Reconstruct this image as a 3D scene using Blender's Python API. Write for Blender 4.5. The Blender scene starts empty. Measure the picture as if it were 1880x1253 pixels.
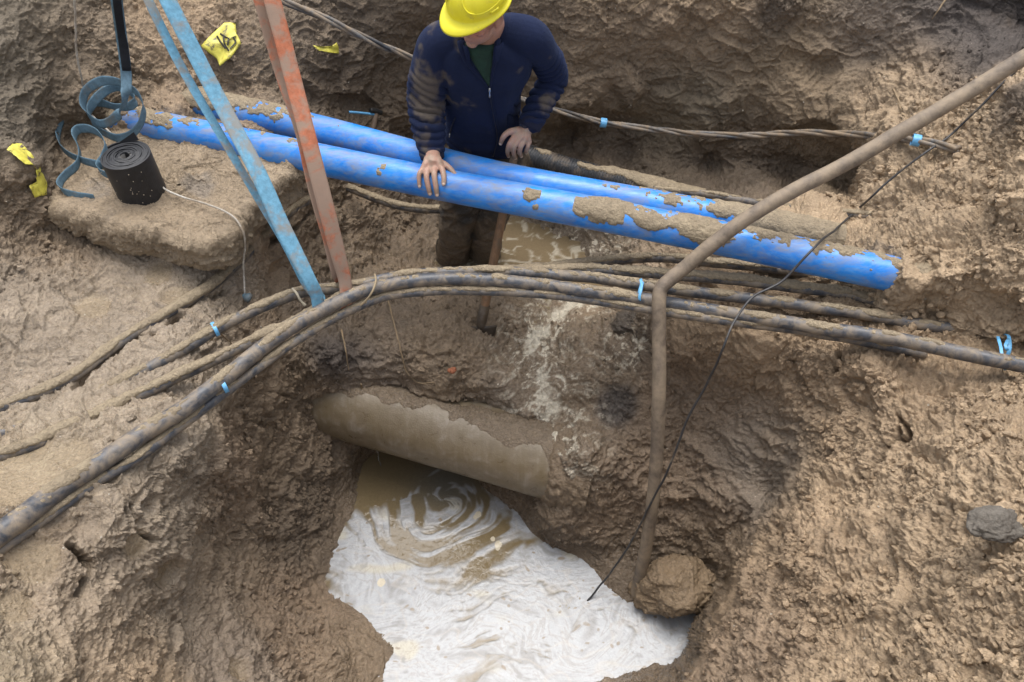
import bpy, bmesh, math, random
import numpy as np
from mathutils import Vector, Matrix

random.seed(7); np.random.seed(7)
scene = bpy.context.scene
COL = scene.collection

# ------------------------------------------------------------------ camera
CAMH, PITCH, F, CX, CY = 3.8, math.radians(50), 1447.0, 940.0, 626.5
cam = bpy.data.cameras.new('camera'); camo = bpy.data.objects.new('camera', cam); COL.objects.link(camo)
camo.location = (0, 0, CAMH); camo.rotation_euler = (math.pi/2 - PITCH, 0, 0)
cam.sensor_width = 36.0; cam.lens = 36.0*F/1880.0; cam.clip_start = 0.05; cam.clip_end = 500
scene.camera = camo

# ------------------------------------------------------------------ world: overcast day
world = bpy.data.worlds.new('World'); scene.world = world; world.use_nodes = True
nt = world.node_tree; nt.nodes.clear()
sky = nt.nodes.new('ShaderNodeTexSky'); sky.sky_type = 'NISHITA'; sky.sun_disc = False
SUN_EL, SUN_ROT = math.radians(76), math.radians(0)
sky.sun_elevation = SUN_EL; sky.sun_rotation = SUN_ROT
sky.air_density = 1.0; sky.dust_density = 4.0; sky.ozone_density = 0.6
hs = nt.nodes.new('ShaderNodeHueSaturation'); hs.inputs['Saturation'].default_value = 0.35
bg = nt.nodes.new('ShaderNodeBackground'); bg.inputs['Strength'].default_value = 0.15
wo = nt.nodes.new('ShaderNodeOutputWorld')
nt.links.new(sky.outputs[0], hs.inputs['Color']); nt.links.new(hs.outputs[0], bg.inputs[0]); nt.links.new(bg.outputs[0], wo.inputs[0])
sun = bpy.data.lights.new('sun', 'SUN'); suno = bpy.data.objects.new('sun', sun); COL.objects.link(suno)
sun.energy = 1.15; sun.angle = math.radians(42); sun.color = (1.0, 0.96, 0.9)
# sun direction: towards azimuth SUN_ROT (clockwise from +Y), elevation SUN_EL
sd = Vector((math.sin(SUN_ROT)*math.cos(SUN_EL), math.cos(SUN_ROT)*math.cos(SUN_EL), math.sin(SUN_EL)))
suno.rotation_euler = sd.to_track_quat('Z', 'Y').to_euler()
scene.view_settings.view_transform = 'Standard'; scene.view_settings.look = 'None'
scene.view_settings.exposure = 0.96; scene.view_settings.gamma = 1.0
scene.render.engine = 'CYCLES'
scene.render.resolution_x = 1024; scene.render.resolution_y = 682

# ------------------------------------------------------------------ helpers
SP, CP = math.sin(PITCH), math.cos(PITCH)
def ray(px, py):
    u = (px-CX)/F; v = (CY-py)/F
    return u, CP+v*SP, -SP+v*CP
def P(px, py, z):
    "world point at height z that is seen at photo position (px, py)"
    u, dy, dz = ray(px, py); t = (z-CAMH)/dz
    return np.array([u*t, dy*t, z])
def PY(px, py, y):
    "world point at distance y"
    u, dy, dz = ray(px, py); t = y/dy
    return np.array([u*t, y, CAMH+dz*t])

def _h(ix, iy, iz, s):
    h = (ix.astype(np.uint32)*np.uint32(374761393)) ^ (iy.astype(np.uint32)*np.uint32(668265263)) ^ (iz.astype(np.uint32)*np.uint32(2246822519)) ^ np.uint32((s*3266489917+12345) & 0xffffffff)
    h ^= h >> np.uint32(15); h *= np.uint32(2246822519); h ^= h >> np.uint32(13); h *= np.uint32(3266489917); h ^= h >> np.uint32(16)
    return h
def noise3(p, s=0):
    "gradient noise about -1..1; p is (n,3)"
    i = np.floor(p).astype(np.int64); f = (p-i).astype(np.float32); i = i.astype(np.int64)
    w = f*f*f*(f*(f*6-15)+10)
    out = np.zeros(len(p), np.float32)
    for dx in (0, 1):
        for dy in (0, 1):
            for dz in (0, 1):
                h = _h(i[:, 0]+dx, i[:, 1]+dy, i[:, 2]+dz, s)
                gx = (h & np.uint32(1023)).astype(np.float32)/511.5-1
                gy = ((h >> np.uint32(10)) & np.uint32(1023)).astype(np.float32)/511.5-1
                gz = ((h >> np.uint32(20)) & np.uint32(1023)).astype(np.float32)/511.5-1
                d = gx*(f[:, 0]-dx)+gy*(f[:, 1]-dy)+gz*(f[:, 2]-dz)
                out += d*(w[:, 0] if dx else 1-w[:, 0])*(w[:, 1] if dy else 1-w[:, 1])*(w[:, 2] if dz else 1-w[:, 2])
    return out*1.25
def fbm(p, sc, octv=4, s=0, gain=0.5):
    o = 0; a = 1; t = 0
    for k in range(octv):
        o = o+a*noise3(p*sc*(2.03**k)+k*17.3, s+k); t += a; a *= gain
    return o/t
def ridged(p, sc, octv=3, s=0):
    o = 0; a = 1; t = 0
    for k in range(octv):
        o = o+a*(1-np.abs(noise3(p*sc*(2.1**k)+k*7.7, s+k))*2.2); t += a; a *= 0.5
    return o/t
def worley(p, s=0, jit=1.0):
    "F1, F2, cell random"
    i = np.floor(p).astype(np.int64); n = len(p)
    f1 = np.full(n, 9., np.float32); f2 = np.full(n, 9., np.float32); cid = np.zeros(n, np.float32)
    for dx in (-1, 0, 1):
        for dy in (-1, 0, 1):
            for dz in (-1, 0, 1):
                h = _h(i[:, 0]+dx, i[:, 1]+dy, i[:, 2]+dz, s)
                fx = i[:, 0]+dx+.5+((h & np.uint32(1023)).astype(np.float32)/1023-.5)*jit-p[:, 0]
                fy = i[:, 1]+dy+.5+(((h >> np.uint32(10)) & np.uint32(1023)).astype(np.float32)/1023-.5)*jit-p[:, 1]
                fz = i[:, 2]+dz+.5+(((h >> np.uint32(20)) & np.uint32(1023)).astype(np.float32)/1023-.5)*jit-p[:, 2]
                d = (fx*fx+fy*fy+fz*fz).astype(np.float32)
                m = d < f1
                f2 = np.where(m, f1, np.minimum(f2, d)); cid = np.where(m, ((h >> np.uint32(7)) & np.uint32(255)).astype(np.float32)/255, cid)
                f1 = np.where(m, d, f1)
    return np.sqrt(f1), np.sqrt(f2), cid
def facets(p, s=0):
    "broken clay: every cell is a tilted flat; returns height about 0..1 and distance to the cell border"
    i = np.floor(p).astype(np.int64); n = len(p)
    f1 = np.full(n, 9., np.float32); f2 = np.full(n, 9., np.float32); hh = np.zeros(n, np.float32)
    for dx in (-1, 0, 1):
        for dy in (-1, 0, 1):
            for dz in (-1, 0, 1):
                h = _h(i[:, 0]+dx, i[:, 1]+dy, i[:, 2]+dz, s)
                a = (h & np.uint32(1023)).astype(np.float32)/1023; b = ((h >> np.uint32(10)) & np.uint32(1023)).astype(np.float32)/1023; c = ((h >> np.uint32(20)) & np.uint32(1023)).astype(np.float32)/1023
                fx = p[:, 0]-(i[:, 0]+dx+a); fy = p[:, 1]-(i[:, 1]+dy+b); fz = p[:, 2]-(i[:, 2]+dz+c)
                d = (fx*fx+fy*fy+fz*fz).astype(np.float32)
                m = d < f1; hv = (.5*((a*7.3) % 1)+.9*(fx*(((b*13.7) % 1)-.5)+fy*(((c*11.1) % 1)-.5)+fz*(((a*5.9) % 1)-.5))*1.6+.2).astype(np.float32)
                f2 = np.where(m, f1, np.minimum(f2, d)); hh = np.where(m, hv, hh); f1 = np.where(m, d, f1)
    return hh, np.sqrt(f2)-np.sqrt(f1)
def warp(p, sc, amp, s=50):
    return p+amp*np.stack([noise3(p*sc, s), noise3(p*sc+31.7, s+1), noise3(p*sc+77.1, s+2)], 1)
def sstep(a, b, x):
    t = np.clip((x-a)/(b-a), 0, 1); return t*t*(3-2*t)

def mesh_obj(name, v, f, mat=None, parent=None, smooth=True, cols=None, attrs=None):
    me = bpy.data.meshes.new(name); v = np.asarray(v, np.float32)
    if isinstance(f, np.ndarray):
        n, k = f.shape
        me.vertices.add(len(v)); me.vertices.foreach_set('co', v.ravel())
        me.loops.add(n*k); me.loops.foreach_set('vertex_index', f.astype(np.int32).ravel())
        me.polygons.add(n); me.polygons.foreach_set('loop_start', np.arange(0, n*k, k, dtype=np.int32))
        me.update(calc_edges=True); me.validate()
    else:
        me.from_pydata([tuple(map(float, q)) for q in v], [], f)
    me.polygons.foreach_set('use_smooth', [smooth]*len(me.polygons))
    if cols is not None:
        a = me.color_attributes.new('Col', 'FLOAT_COLOR', 'POINT')
        c = np.ones((len(v), 4), np.float32); c[:, :3] = cols; a.data.foreach_set('color', c.ravel())
    for k, val in (attrs or {}).items():
        a = me.attributes.new(k, 'FLOAT', 'POINT'); a.data.foreach_set('value', np.asarray(val, np.float32))
    if mat: me.materials.append(mat)
    me.update()
    o = bpy.data.objects.new(name, me); COL.objects.link(o)
    if parent: o.parent = parent
    return o
def tag(o, label=None, cat=None, group=None, kind=None):
    if label: o['label'] = label
    if cat: o['category'] = cat
    if group: o['group'] = group
    if kind: o['kind'] = kind
    return o
def empty(name, loc, label, cat, group=None):
    o = bpy.data.objects.new(name, None); COL.objects.link(o); o.location = loc; o.empty_display_size = .05
    tag(o, label, cat, group); bpy.context.view_layer.update(); return o
def adopt(child, parent):
    "parent without moving"
    child.parent = parent; child.matrix_parent_inverse = Matrix.Translation(-Vector(parent.location))
    return child
def catmull(pts, step):
    pts = np.array(pts, float)
    e = np.vstack([2*pts[0]-pts[1], pts, 2*pts[-1]-pts[-2]])
    out = []
    for i in range(1, len(e)-2):
        p0, p1, p2, p3 = e[i-1:i+3]
        n = max(2, int(np.linalg.norm((p2-p1)[:3])/step))
        t = (np.arange(n)/n)[:, None]
        out.append(.5*((2*p1)+(-p0+p2)*t+(2*p0-5*p1+4*p2-p3)*t**2+(-p0+3*p1-3*p2+p3)*t**3))
    out.append(e[-2:-1]); return np.vstack(out)
def frames(path):
    d = np.gradient(path, axis=0); d /= np.linalg.norm(d, axis=1)[:, None]+1e-9
    up = np.array([0, 0, 1.]); N = []
    for i in range(len(path)):
        n = up-d[i]*up.dot(d[i]) if i == 0 or True else None
        if np.linalg.norm(n) < .25:
            n = (N[-1] if N else np.array([0, 1., 0])); n = n-d[i]*n.dot(d[i])
        n = n/np.linalg.norm(n)
        N.append(n)
    N = np.array(N)
    # parallel transport version keeps twist low for vertical stretches
    M = [N[0]]
    for i in range(1, len(path)):
        m = M[-1]-d[i]*M[-1].dot(d[i]); M.append(m/np.linalg.norm(m))
    return d, np.array(M)
def tube_grid(path, r, seg=24):
    d, n = frames(path); b = np.cross(d, n)
    th = np.linspace(0, 2*np.pi, seg, endpoint=False)
    c, s = np.cos(th), np.sin(th)
    nr = n[:, None, :]*c[None, :, None]+b[:, None, :]*s[None, :, None]
    r = np.broadcast_to(np.asarray(r, float), (len(path),)) if np.ndim(r) < 2 else r
    rr = r[:, None, None] if np.ndim(r) == 1 else r[:, :, None]
    return path[:, None, :]+nr*rr, nr
def grid_faces(m, n, wrap=True):
    i = np.arange(m-1)[:, None]; j = np.arange(n if wrap else n-1)[None, :]
    j2 = (j+1) % n
    return np.stack([(i*n+j), (i*n+j2), ((i+1)*n+j2), ((i+1)*n+j)], -1).reshape(-1, 4)
def tube(name, path, r, seg=20, mat=None, parent=None, cols=None, disp=None, cap=True):
    g, nr = tube_grid(path, r, seg); m = len(path)
    if disp is not None:
        g = g+nr*disp(g.reshape(-1, 3)).reshape(m, seg)[:, :, None]
    v = g.reshape(-1, 3); f = grid_faces(m, seg)
    f = [tuple(int(a) for a in q) for q in f]
    if cap: f += [tuple(range(seg-1, -1, -1)), tuple(range((m-1)*seg, m*seg))]
    return mesh_obj(name, v, f, mat, parent, cols=cols)
# ------------------------------------------------------------------ materials
def new_mat(name):
    m = bpy.data.materials.new(name); m.use_nodes = True; t = m.node_tree
    b = next(n for n in t.nodes if n.type == 'BSDF_PRINCIPLED'); return m, t, b
def nd(t, typ, **kw):
    n = t.nodes.new(typ)
    for k, v in kw.items():
        if k in n.inputs: n.inputs[k].default_value = v
        else: setattr(n, k, v)
    return n
def ramp(t, src, stops):
    r = t.nodes.new('ShaderNodeValToRGB'); e = r.color_ramp.elements
    while len(e) < len(stops): e.new(.5)
    for q, (p, c) in zip(e, stops):
        q.position = p; q.color = (c if len(c) == 4 else (*c, 1)) if isinstance(c, tuple) else (c, c, c, 1)
    t.links.new(src, r.inputs[0]); return r
def mix(t, fac, a, b, mode='MIX'):
    n = t.nodes.new('ShaderNodeMix'); n.data_type = 'RGBA'; n.blend_type = mode
    for s, v in ((n.inputs[0], fac), (n.inputs[6], a), (n.inputs[7], b)):
        if hasattr(v, 'is_output'): t.links.new(v, s)
        elif isinstance(v, tuple): s.default_value = (*v, 1) if len(v) == 3 else v
        else: s.default_value = v
    return n.outputs[2]
def bump(t, b, hgt, dist, strength=1.0, prev=None):
    n = nd(t, 'ShaderNodeBump', Strength=strength, Distance=dist)
    t.links.new(hgt, n.inputs['Height'])
    if prev is not None: t.links.new(prev, n.inputs['Normal'])
    t.links.new(n.outputs[0], b.inputs['Normal']); return n.outputs[0]
def coords(t, kind='Object'): return nd(t, 'ShaderNodeTexCoord').outputs[kind]
def noise_n(t, co, scale, detail=5, rough=.6, dist=0):
    n = nd(t, 'ShaderNodeTexNoise', Scale=scale, Detail=detail, Roughness=rough, Distortion=dist); t.links.new(co, n.inputs['Vector']); return n.outputs[0]

def mud_material(name='wet_mud', base=None, wet=None):
    "mud whose tint comes from the point attribute Col and whose gloss from wet"
    m, t, b = new_mat(name); co = coords(t)
    n1 = noise_n(t, co, 90, 6, .65, .6); n2 = noise_n(t, co, 420, 4, .7); n3 = noise_n(t, co, 14, 5, .6, 1.0)
    if base is None:
        ca = nd(t, 'ShaderNodeAttribute', attribute_name='Col').outputs['Color']
    else:
        cn = nd(t, 'ShaderNodeRGB'); cn.outputs[0].default_value = (*base, 1); ca = cn.outputs[0]
    v1 = ramp(t, n1, [(.3, (.74, .73, .72)), (.7, (1.2, 1.19, 1.16))]).outputs[0]
    v3 = ramp(t, n3, [(.3, (.84, .82, .80)), (.7, (1.12, 1.12, 1.13))]).outputs[0]
    c = mix(t, 1.0, mix(t, 1.0, ca, v1, 'MULTIPLY'), v3, 'MULTIPLY')
    t.links.new(c, b.inputs['Base Color'])
    if base is None:
        w = nd(t, 'ShaderNodeAttribute', attribute_name='wet').outputs['Fac']
    else:
        w = nd(t, 'ShaderNodeValue'); w.outputs[0].default_value = .4 if wet is None else wet; w = w.outputs[0]
    mr = nd(t, 'ShaderNodeMapRange'); mr.inputs['To Min'].default_value = .85; mr.inputs['To Max'].default_value = .24
    t.links.new(w, mr.inputs['Value'])
    ad = nd(t, 'ShaderNodeMath', operation='MULTIPLY_ADD'); t.links.new(n3, ad.inputs[0]); ad.inputs[1].default_value = .5; t.links.new(mr.outputs[0], ad.inputs[2])
    sb = nd(t, 'ShaderNodeMath', operation='SUBTRACT'); sb.use_clamp = True; t.links.new(ad.outputs[0], sb.inputs[0]); sb.inputs[1].default_value = .25
    t.links.new(sb.outputs[0], b.inputs['Roughness'])
    b.inputs['Specular IOR Level'].default_value = .5
    vo = nd(t, 'ShaderNodeTexVoronoi', Scale=55, feature='F1'); wv = nd(t, 'ShaderNodeVectorMath', operation='MULTIPLY_ADD')
    cn2 = nd(t, 'ShaderNodeTexNoise', Scale=35, Detail=3); t.links.new(co, cn2.inputs['Vector'])
    t.links.new(cn2.outputs['Color'], wv.inputs[0]); wv.inputs[1].default_value = (.05, .05, .05); t.links.new(co, wv.inputs[2]); t.links.new(wv.outputs[0], vo.inputs['Vector'])
    p = bump(t, b, vo.outputs['Distance'], .010, .55)
    p = bump(t, b, n1, .012, .8, p)
    bump(t, b, n2, .0025, .6, p)
    return m
M_MUD = mud_material()
def paint_mat(name, col, rough=.4, var=.2, scale=30, bmp=.0006, spec=.5, metal=0, dirt=None, dirtamt=.5, dscale=6, stretch=None):
    m, t, b = new_mat(name); co = coords(t)
    if stretch:
        mp = nd(t, 'ShaderNodeMapping'); mp.inputs['Scale'].default_value = stretch; t.links.new(co, mp.inputs[0]); co = mp.outputs[0]
    n = noise_n(t, co, scale, 6, .65, .4)
    lo = tuple(c*(1-var) for c in col); hi = tuple(min(1, c*(1+var)) for c in col)
    c = ramp(t, n, [(.3, lo), (.7, hi)]).outputs[0]
    if dirt:
        d = noise_n(t, co, dscale, 8, .68, .5)
        e = 1-dirtamt
        f = ramp(t, d, [(max(0, e-.1), 0.0), (min(1, e+.12), 1.0)]).outputs[0]
        c = mix(t, f, c, dirt)
        rr = nd(t, 'ShaderNodeMapRange'); t.links.new(f, rr.inputs['Value']); rr.inputs['To Min'].default_value = rough; rr.inputs['To Max'].default_value = .75
        t.links.new(rr.outputs[0], b.inputs['Roughness'])
    else: b.inputs['Roughness'].default_value = rough
    t.links.new(c, b.inputs['Base Color'])
    b.inputs['Metallic'].default_value = metal; b.inputs['Specular IOR Level'].default_value = spec
    bump(t, b, n, bmp, .8)
    return m
MUDC = (.25, .18, .115)
# ------------------------------------------------------------------ the pit: ground heights known at points seen in the photograph
CPT = [
# back wall, top to bottom
(0,0,2.15),(80,0,2.1),(250,0,1.98),(450,0,1.9),(600,0,1.85),(750,0,1.82),(940,0,1.85),(1200,0,1.88),(1500,0,1.95),(1880,0,2.05),
(0,100,2.05),(120,100,1.88),(300,90,1.82),(450,100,1.76),(600,100,1.64),(700,100,1.5),(850,110,1.45),(1050,110,1.55),(1300,110,1.6),(1600,110,1.68),(1880,60,1.95),
(270,150,1.71),(300,165,1.675),(350,180,1.62),(420,200,1.57),(330,205,1.63),(450,235,1.565),(520,250,1.54),(240,195,1.66),(350,150,1.70),(150,180,1.75),(0,220,1.88),(60,300,1.74),(30,350,1.68),(400,170,1.61),(550,190,1.5),(620,200,1.34),(700,230,1.15),(740,270,.95),
(1050,190,1.32),(1050,215,1.2),(1050,245,.98),(1100,300,.93),(1200,330,.93),(1150,265,.98),(1300,200,1.36),(1300,245,1.22),(1300,290,1.0),(1300,335,.95),
(1450,240,1.36),(1450,290,1.12),(1450,340,1.02),(1550,250,1.45),(1550,300,1.2),(1555,355,1.12),(1600,180,1.6),
# right bank
(1640,290,1.62),(1620,310,1.55),(1700,220,1.78),(1760,240,1.8),(1880,170,2.1),(1600,360,1.52),(1620,380,1.55),(1600,420,1.52),(1700,480,1.64),(1668,500,1.70),(1665,528,1.64),(1720,505,1.73),(1700,470,1.70),(1640,540,1.55),(1600,440,1.58),(1750,350,1.78),(1880,350,2.0),
(1880,550,1.75),(1700,560,1.5),(1800,620,1.5),(1880,640,1.50),(1960,690,1.50),(1450,400,1.40),(1500,400,1.50),(1300,475,1.30),(1450,510,1.36),(1600,560,1.42),(1240,480,1.08),(1150,470,.85),
(1250,620,1.15),(1400,630,1.30),(1600,670,1.42),(1800,710,1.52),(1880,720,1.53),(1250,690,.85),(1400,720,1.02),(1600,760,1.32),(1750,780,1.48),
(1250,800,.6),(1350,800,.75),(1450,830,.9),(1550,850,1.12),(1650,850,1.35),(1880,850,1.72),(1200,900,.4),(1300,920,.5),(1380,910,.62),(1530,920,1.10),(1600,950,1.25),(1880,1000,1.78),
(1120,950,.28),(1150,1010,.12),(1250,990,.24),(1425,905,.62),(1385,965,.50),(1340,1020,.36),(1335,1065,.26),(1295,1120,.08),(1490,905,1.05),(1450,965,.98),(1415,1010,.88),(1372,1065,.72),(1330,1130,.60),(1300,1180,.52),
(1240,1225,.02),(1265,1235,.45),(1400,1200,.92),(1600,1150,1.25),(1880,1253,1.9),(1400,1253,.95),(1260,1253,.5),(1180,1256,.14),(1700,1080,1.45),(1080,1262,.03),
# pond bed
(800,1000,-.25),(1000,1100,-.28),(900,1200,-.28),(740,1100,-.2),(1130,1180,-.22),(800,900,-.18),(720,880,-.12),(700,850,-.12),(950,965,-.08),(860,870,-.15),(1000,1250,-.25),(760,1210,-.12),
(650,930,.0),(600,1050,.0),(588,1085,.0),(660,1135,.01),(722,1190,.01),(690,1240,.01),(960,948,.01),(1060,1015,.01),(1120,1075,.01),(1160,1112,-.02),(1275,1143,.0),(1262,1185,-.04),(1225,1215,-.04),
# left wall of the pond
(640,800,.25),(600,850,.2),(560,900,.25),(540,980,.2),(520,1040,.25),(500,850,.55),(450,800,.85),(400,780,1.15),(350,780,1.35),(430,900,.78),(400,1000,.66),(480,930,.45),
(545,720,.62),(500,760,.7),(480,650,1.0),(550,620,.88),(450,560,1.2),(560,500,.95),(600,560,.8),(520,440,1.15),(620,430,.85),(680,480,.75),
(330,850,1.35),(250,900,1.42),(300,1000,1.2),(200,1000,1.42),(0,1050,1.58),(400,1100,.62),(300,1100,1.0),(500,1100,.3),(560,1150,.2),(450,1200,.5),(600,1200,.16),(300,1253,1.0),(150,1150,1.36),(0,1253,1.62),(550,1253,.25),(650,1253,.05),
# left terrace
(0,450,1.55),(100,430,1.46),(200,500,1.40),(350,500,1.38),(100,600,1.42),(300,600,1.37),(420,520,1.30),(0,700,1.45),(150,720,1.42),(250,700,1.38),(0,850,1.5),(150,850,1.46),(370,650,1.30),(330,720,1.33),
(0,380,1.64),(60,400,1.56),(200,250,1.57),(350,230,1.55),(350,310,1.52),(440,330,1.44),(500,330,1.3),(560,360,1.15),(600,380,1.0),(680,400,.8),(420,430,1.40),(250,420,1.42),(150,330,1.54),(120,250,1.58),(170,220,1.62),(130,300,1.56),
# trench floor and the dam over the concrete pipe
(700,450,.72),(780,450,.67),(860,490,.63),(950,450,.64),(1050,450,.64),(1100,530,.64),(1000,560,.66),(910,560,.70),(1150,570,.8),(1190,620,.85),(700,370,.8),(800,390,.7),(950,400,.66),(850,330,.75),(980,340,.8),
(700,600,.80),(800,600,.80),(650,560,.78),(600,640,.85),(720,660,.74),(850,650,.77),(900,700,.70),(960,640,.69),(1040,615,.71),(1100,600,.76),(900,615,.75),(1000,700,.67),(1080,680,.74),(1130,720,.72),
(650,690,.66),(800,720,.62),(930,750,.60),(1050,780,.60),(1060,850,.62),(1110,800,.64),(1062,878,.54),(1032,906,.34),(975,928,.10),(1030,935,.34),(1100,890,.52),(1070,820,.68),(880,880,.0),
]
CPI = np.array(CPT, float)
CPI = np.vstack([CPI, [(-500,-350,2.5),(-500,200,2.15),(-500,500,1.9),(-500,900,1.75),(-500,1300,1.75),(-500,1700,1.7),(0,-350,2.4),(500,-350,2.35),(940,-350,2.35),(1400,-350,2.4),(1880,-350,2.5),(2380,-350,2.7),
  (0,-120,2.25),(300,-120,2.15),(600,-120,2.1),(940,-120,2.1),(1300,-120,2.15),(1600,-120,2.2),(1880,-120,2.3),(2380,0,2.5),(2380,400,2.3),(2380,800,2.1),(2380,1250,2.2),(2380,1700,2.3),
  (1880,1450,2.1),(1500,1450,1.6),(1100,1330,.3),(1100,1450,.8),(800,1330,-.1),(800,1450,.5),(600,1400,.6),(300,1400,1.3),(0,1450,1.7),(0,1700,1.8),(940,1700,1.6),(1500,1700,2.0),(1880,1700,2.2)]])
def build_rbf():
    X = CPI[:, :2]/100; d = np.linalg.norm(X[:, None]-X[None], axis=2)
    K = np.sqrt(d*d+.02); n = len(X)
    A = np.zeros((n+3, n+3)); A[:n, :n] = K-np.eye(n)*.03; A[:n, n] = 1; A[:n, n+1:] = X; A[n, :n] = 1; A[n+1:, :n] = X.T
    return np.linalg.solve(A, np.concatenate([CPI[:, 2], [0, 0, 0]]))
RW = build_rbf()
def zimg(px, py):
    q = np.stack([px, py], 1)/100; out = np.empty(len(q)); n = len(CPI); X = CPI[:, :2]/100
    for s in range(0, len(q), 60000):
        r = q[s:s+60000]; d2 = (r[:, None, 0]-X[None, :, 0])**2+(r[:, None, 1]-X[None, :, 1])**2
        out[s:s+60000] = np.sqrt(d2+.02)@RW[:n]+RW[n]+r@RW[n+1:]
    return out
GXs = np.arange(-500, 2400, 10.); GYs = np.arange(-350, 1710, 10.)
GZ = zimg(*[a.ravel() for a in np.meshgrid(GXs, GYs, indexing='ij')]).reshape(len(GXs), len(GYs))
def zg(px, py):
    fx = np.clip((px+500)/10, 0, len(GXs)-1.001); fy = np.clip((py+350)/10, 0, len(GYs)-1.001)
    i = fx.astype(int); j = fy.astype(int); a = fx-i; b = fy-j
    a = a*a*(3-2*a)*.4+a*.6; b = b*b*(3-2*b)*.4+b*.6
    return GZ[i, j]*(1-a)*(1-b)+GZ[i+1, j]*a*(1-b)+GZ[i, j+1]*(1-a)*b+GZ[i+1, j+1]*a*b
def G(px, py, up=0.0):
    "point of the ground seen at (px, py), lifted by up metres"
    p = P(px, py, float(zg(np.array([float(px)]), np.array([float(py)]))[0])); p[2] += up; return p
# soil zones: (px, py, z, radius, colour, clod, wet)   clod 0 smooth .. 1 very crumbly; darker centre-trench colours include painted shade besides wetness
DRY=(.41,.30,.185); TAN=(.35,.25,.152); MID=(.27,.195,.125); GREY=(.315,.25,.175); DK=(.175,.13,.085); BLK=(.08,.065,.055); BRN=(.235,.172,.108)
ZN = [
(40,150,1.95,.30,(.155,.125,.085),.0,.3),(20,20,2.1,.3,(.15,.12,.08),.0,.3),(150,80,1.9,.22,BRN,.8,.3),(150,200,1.75,.2,BRN,.7,.3),(330,60,1.85,.2,TAN,.35,.2),(450,110,1.75,.2,BRN,.5,.3),(620,130,1.6,.3,DK,.25,.3),
(900,60,1.7,.4,BRN,.4,.2),(1200,30,1.85,.35,TAN,.5,.1),(1180,120,1.6,.3,BRN,.2,.2),(1250,200,1.35,.25,(.21,.165,.105),.15,.2),(1100,290,.95,.2,DK,.6,.5),(1350,300,1.0,.3,DK,.5,.4),
(1430,40,1.9,.13,BLK,1.,.1),(1750,30,2.0,.22,BLK,.4,.2),(1600,60,1.8,.2,(.25,.2,.15),.4,.1),(1500,150,1.6,.3,(.24,.175,.105),.3,.15),(1650,170,1.65,.2,DRY,.8,.1),(1600,200,1.5,.1,BLK,.7,.2),
(1750,400,1.75,.4,DRY,.75,.05),(1860,200,2.05,.1,BLK,.9,.1),(1800,300,1.9,.25,DRY,.8,.05),(1650,500,1.55,.2,DRY,.7,.1),
(1400,620,1.2,.25,TAN,.6,.1),(1600,720,1.35,.3,TAN,.9,.1),(1300,720,.9,.2,MID,.5,.3),(1380,830,.8,.22,(.27,.215,.155),.35,.75),(1250,900,.5,.2,MID,.8,.4),(1620,880,1.2,.3,DRY,1.,.05),(1800,900,1.6,.4,DRY,1.,.05),
(1500,1050,1.0,.3,TAN,.8,.15),(1700,1150,1.5,.4,DRY,.9,.05),(1400,1200,.9,.2,MID,.8,.3),(1300,1000,.3,.15,BRN,.7,.5),(1100,920,.3,.15,MID,.6,.6),(1100,1240,.1,.1,(.3,.23,.16),.3,.7),
(1130,740,.7,.06,(.10,.082,.066),.7,.7),(1050,650,.7,.2,BRN,.5,.85),(1150,620,.8,.12,DK,.5,.7),(980,680,.65,.2,BRN,.5,.9),
(700,600,.8,.2,DK,.8,.6),(650,650,.8,.12,BLK,.7,.5),(820,620,.78,.2,BRN,.8,.6),(850,700,.66,.15,BRN,.6,.8),(700,690,.6,.15,(.25,.195,.14),.2,.9),(900,760,.58,.15,(.25,.2,.145),.3,.9),
(700,430,.8,.25,BRN,.8,.7),(1000,440,.64,.25,(.2,.155,.105),.3,.9),(850,330,.7,.3,DK,.6,.6),(560,430,1.1,.12,BRN,.4,.3),(480,650,1.05,.15,BRN,.5,.4),
(250,560,1.4,.3,GREY,.18,.85),(100,650,1.42,.3,GREY,.15,.9),(60,870,1.5,.25,(.36,.285,.19),.05,1.),(230,850,1.45,.2,GREY,.15,.9),(60,520,1.5,.2,GREY,.6,.5),(120,440,1.5,.15,BRN,.95,.4),(60,400,1.56,.2,BRN,.8,.3),
(330,300,1.55,.3,TAN,.25,.25),(200,260,1.6,.2,BRN,.7,.2),(400,230,1.6,.2,MID,.5,.2),
(520,820,.6,.25,BRN,.95,.45),(560,920,.3,.2,DK,1.,.5),(430,900,.8,.2,MID,.9,.4),(400,1020,.7,.25,(.31,.235,.155),.8,.6),(200,1000,1.3,.25,GREY,.5,.75),(60,1000,1.5,.2,MID,.5,.6),(330,1080,.9,.2,GREY,.3,.9),
(100,1150,1.4,.3,GREY,.35,.85),(200,1250,1.3,.3,TAN,.6,.6),(550,1150,.25,.2,MID,.85,.6),(420,1200,.6,.2,(.27,.21,.15),.5,.8),(0,1250,1.6,.2,(.34,.27,.17),.3,.6),(640,1220,.1,.15,BRN,.6,.8),
(740,870,-.1,.3,DK,.2,1.),(1000,1100,-.2,.5,DK,.2,1.)]
ZP = np.array([P(*z[:3]) for z in ZN]); ZR = np.array([z[3] for z in ZN])
ZA = np.array([[*z[4], z[5], z[6]] for z in ZN])
def zones(p):
    out = np.zeros((len(p), 5)); 
    for s in range(0, len(p), 60000):
        q = p[s:s+60000]
        d2 = ((q[:, None]-ZP[None])**2).sum(2)/(ZR*ZR)
        w = np.exp(-d2*1.3)+1e-4/(d2+.05)
        w /= w.sum(1)[:, None]; out[s:s+60000] = w@ZA
    return out
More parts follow.
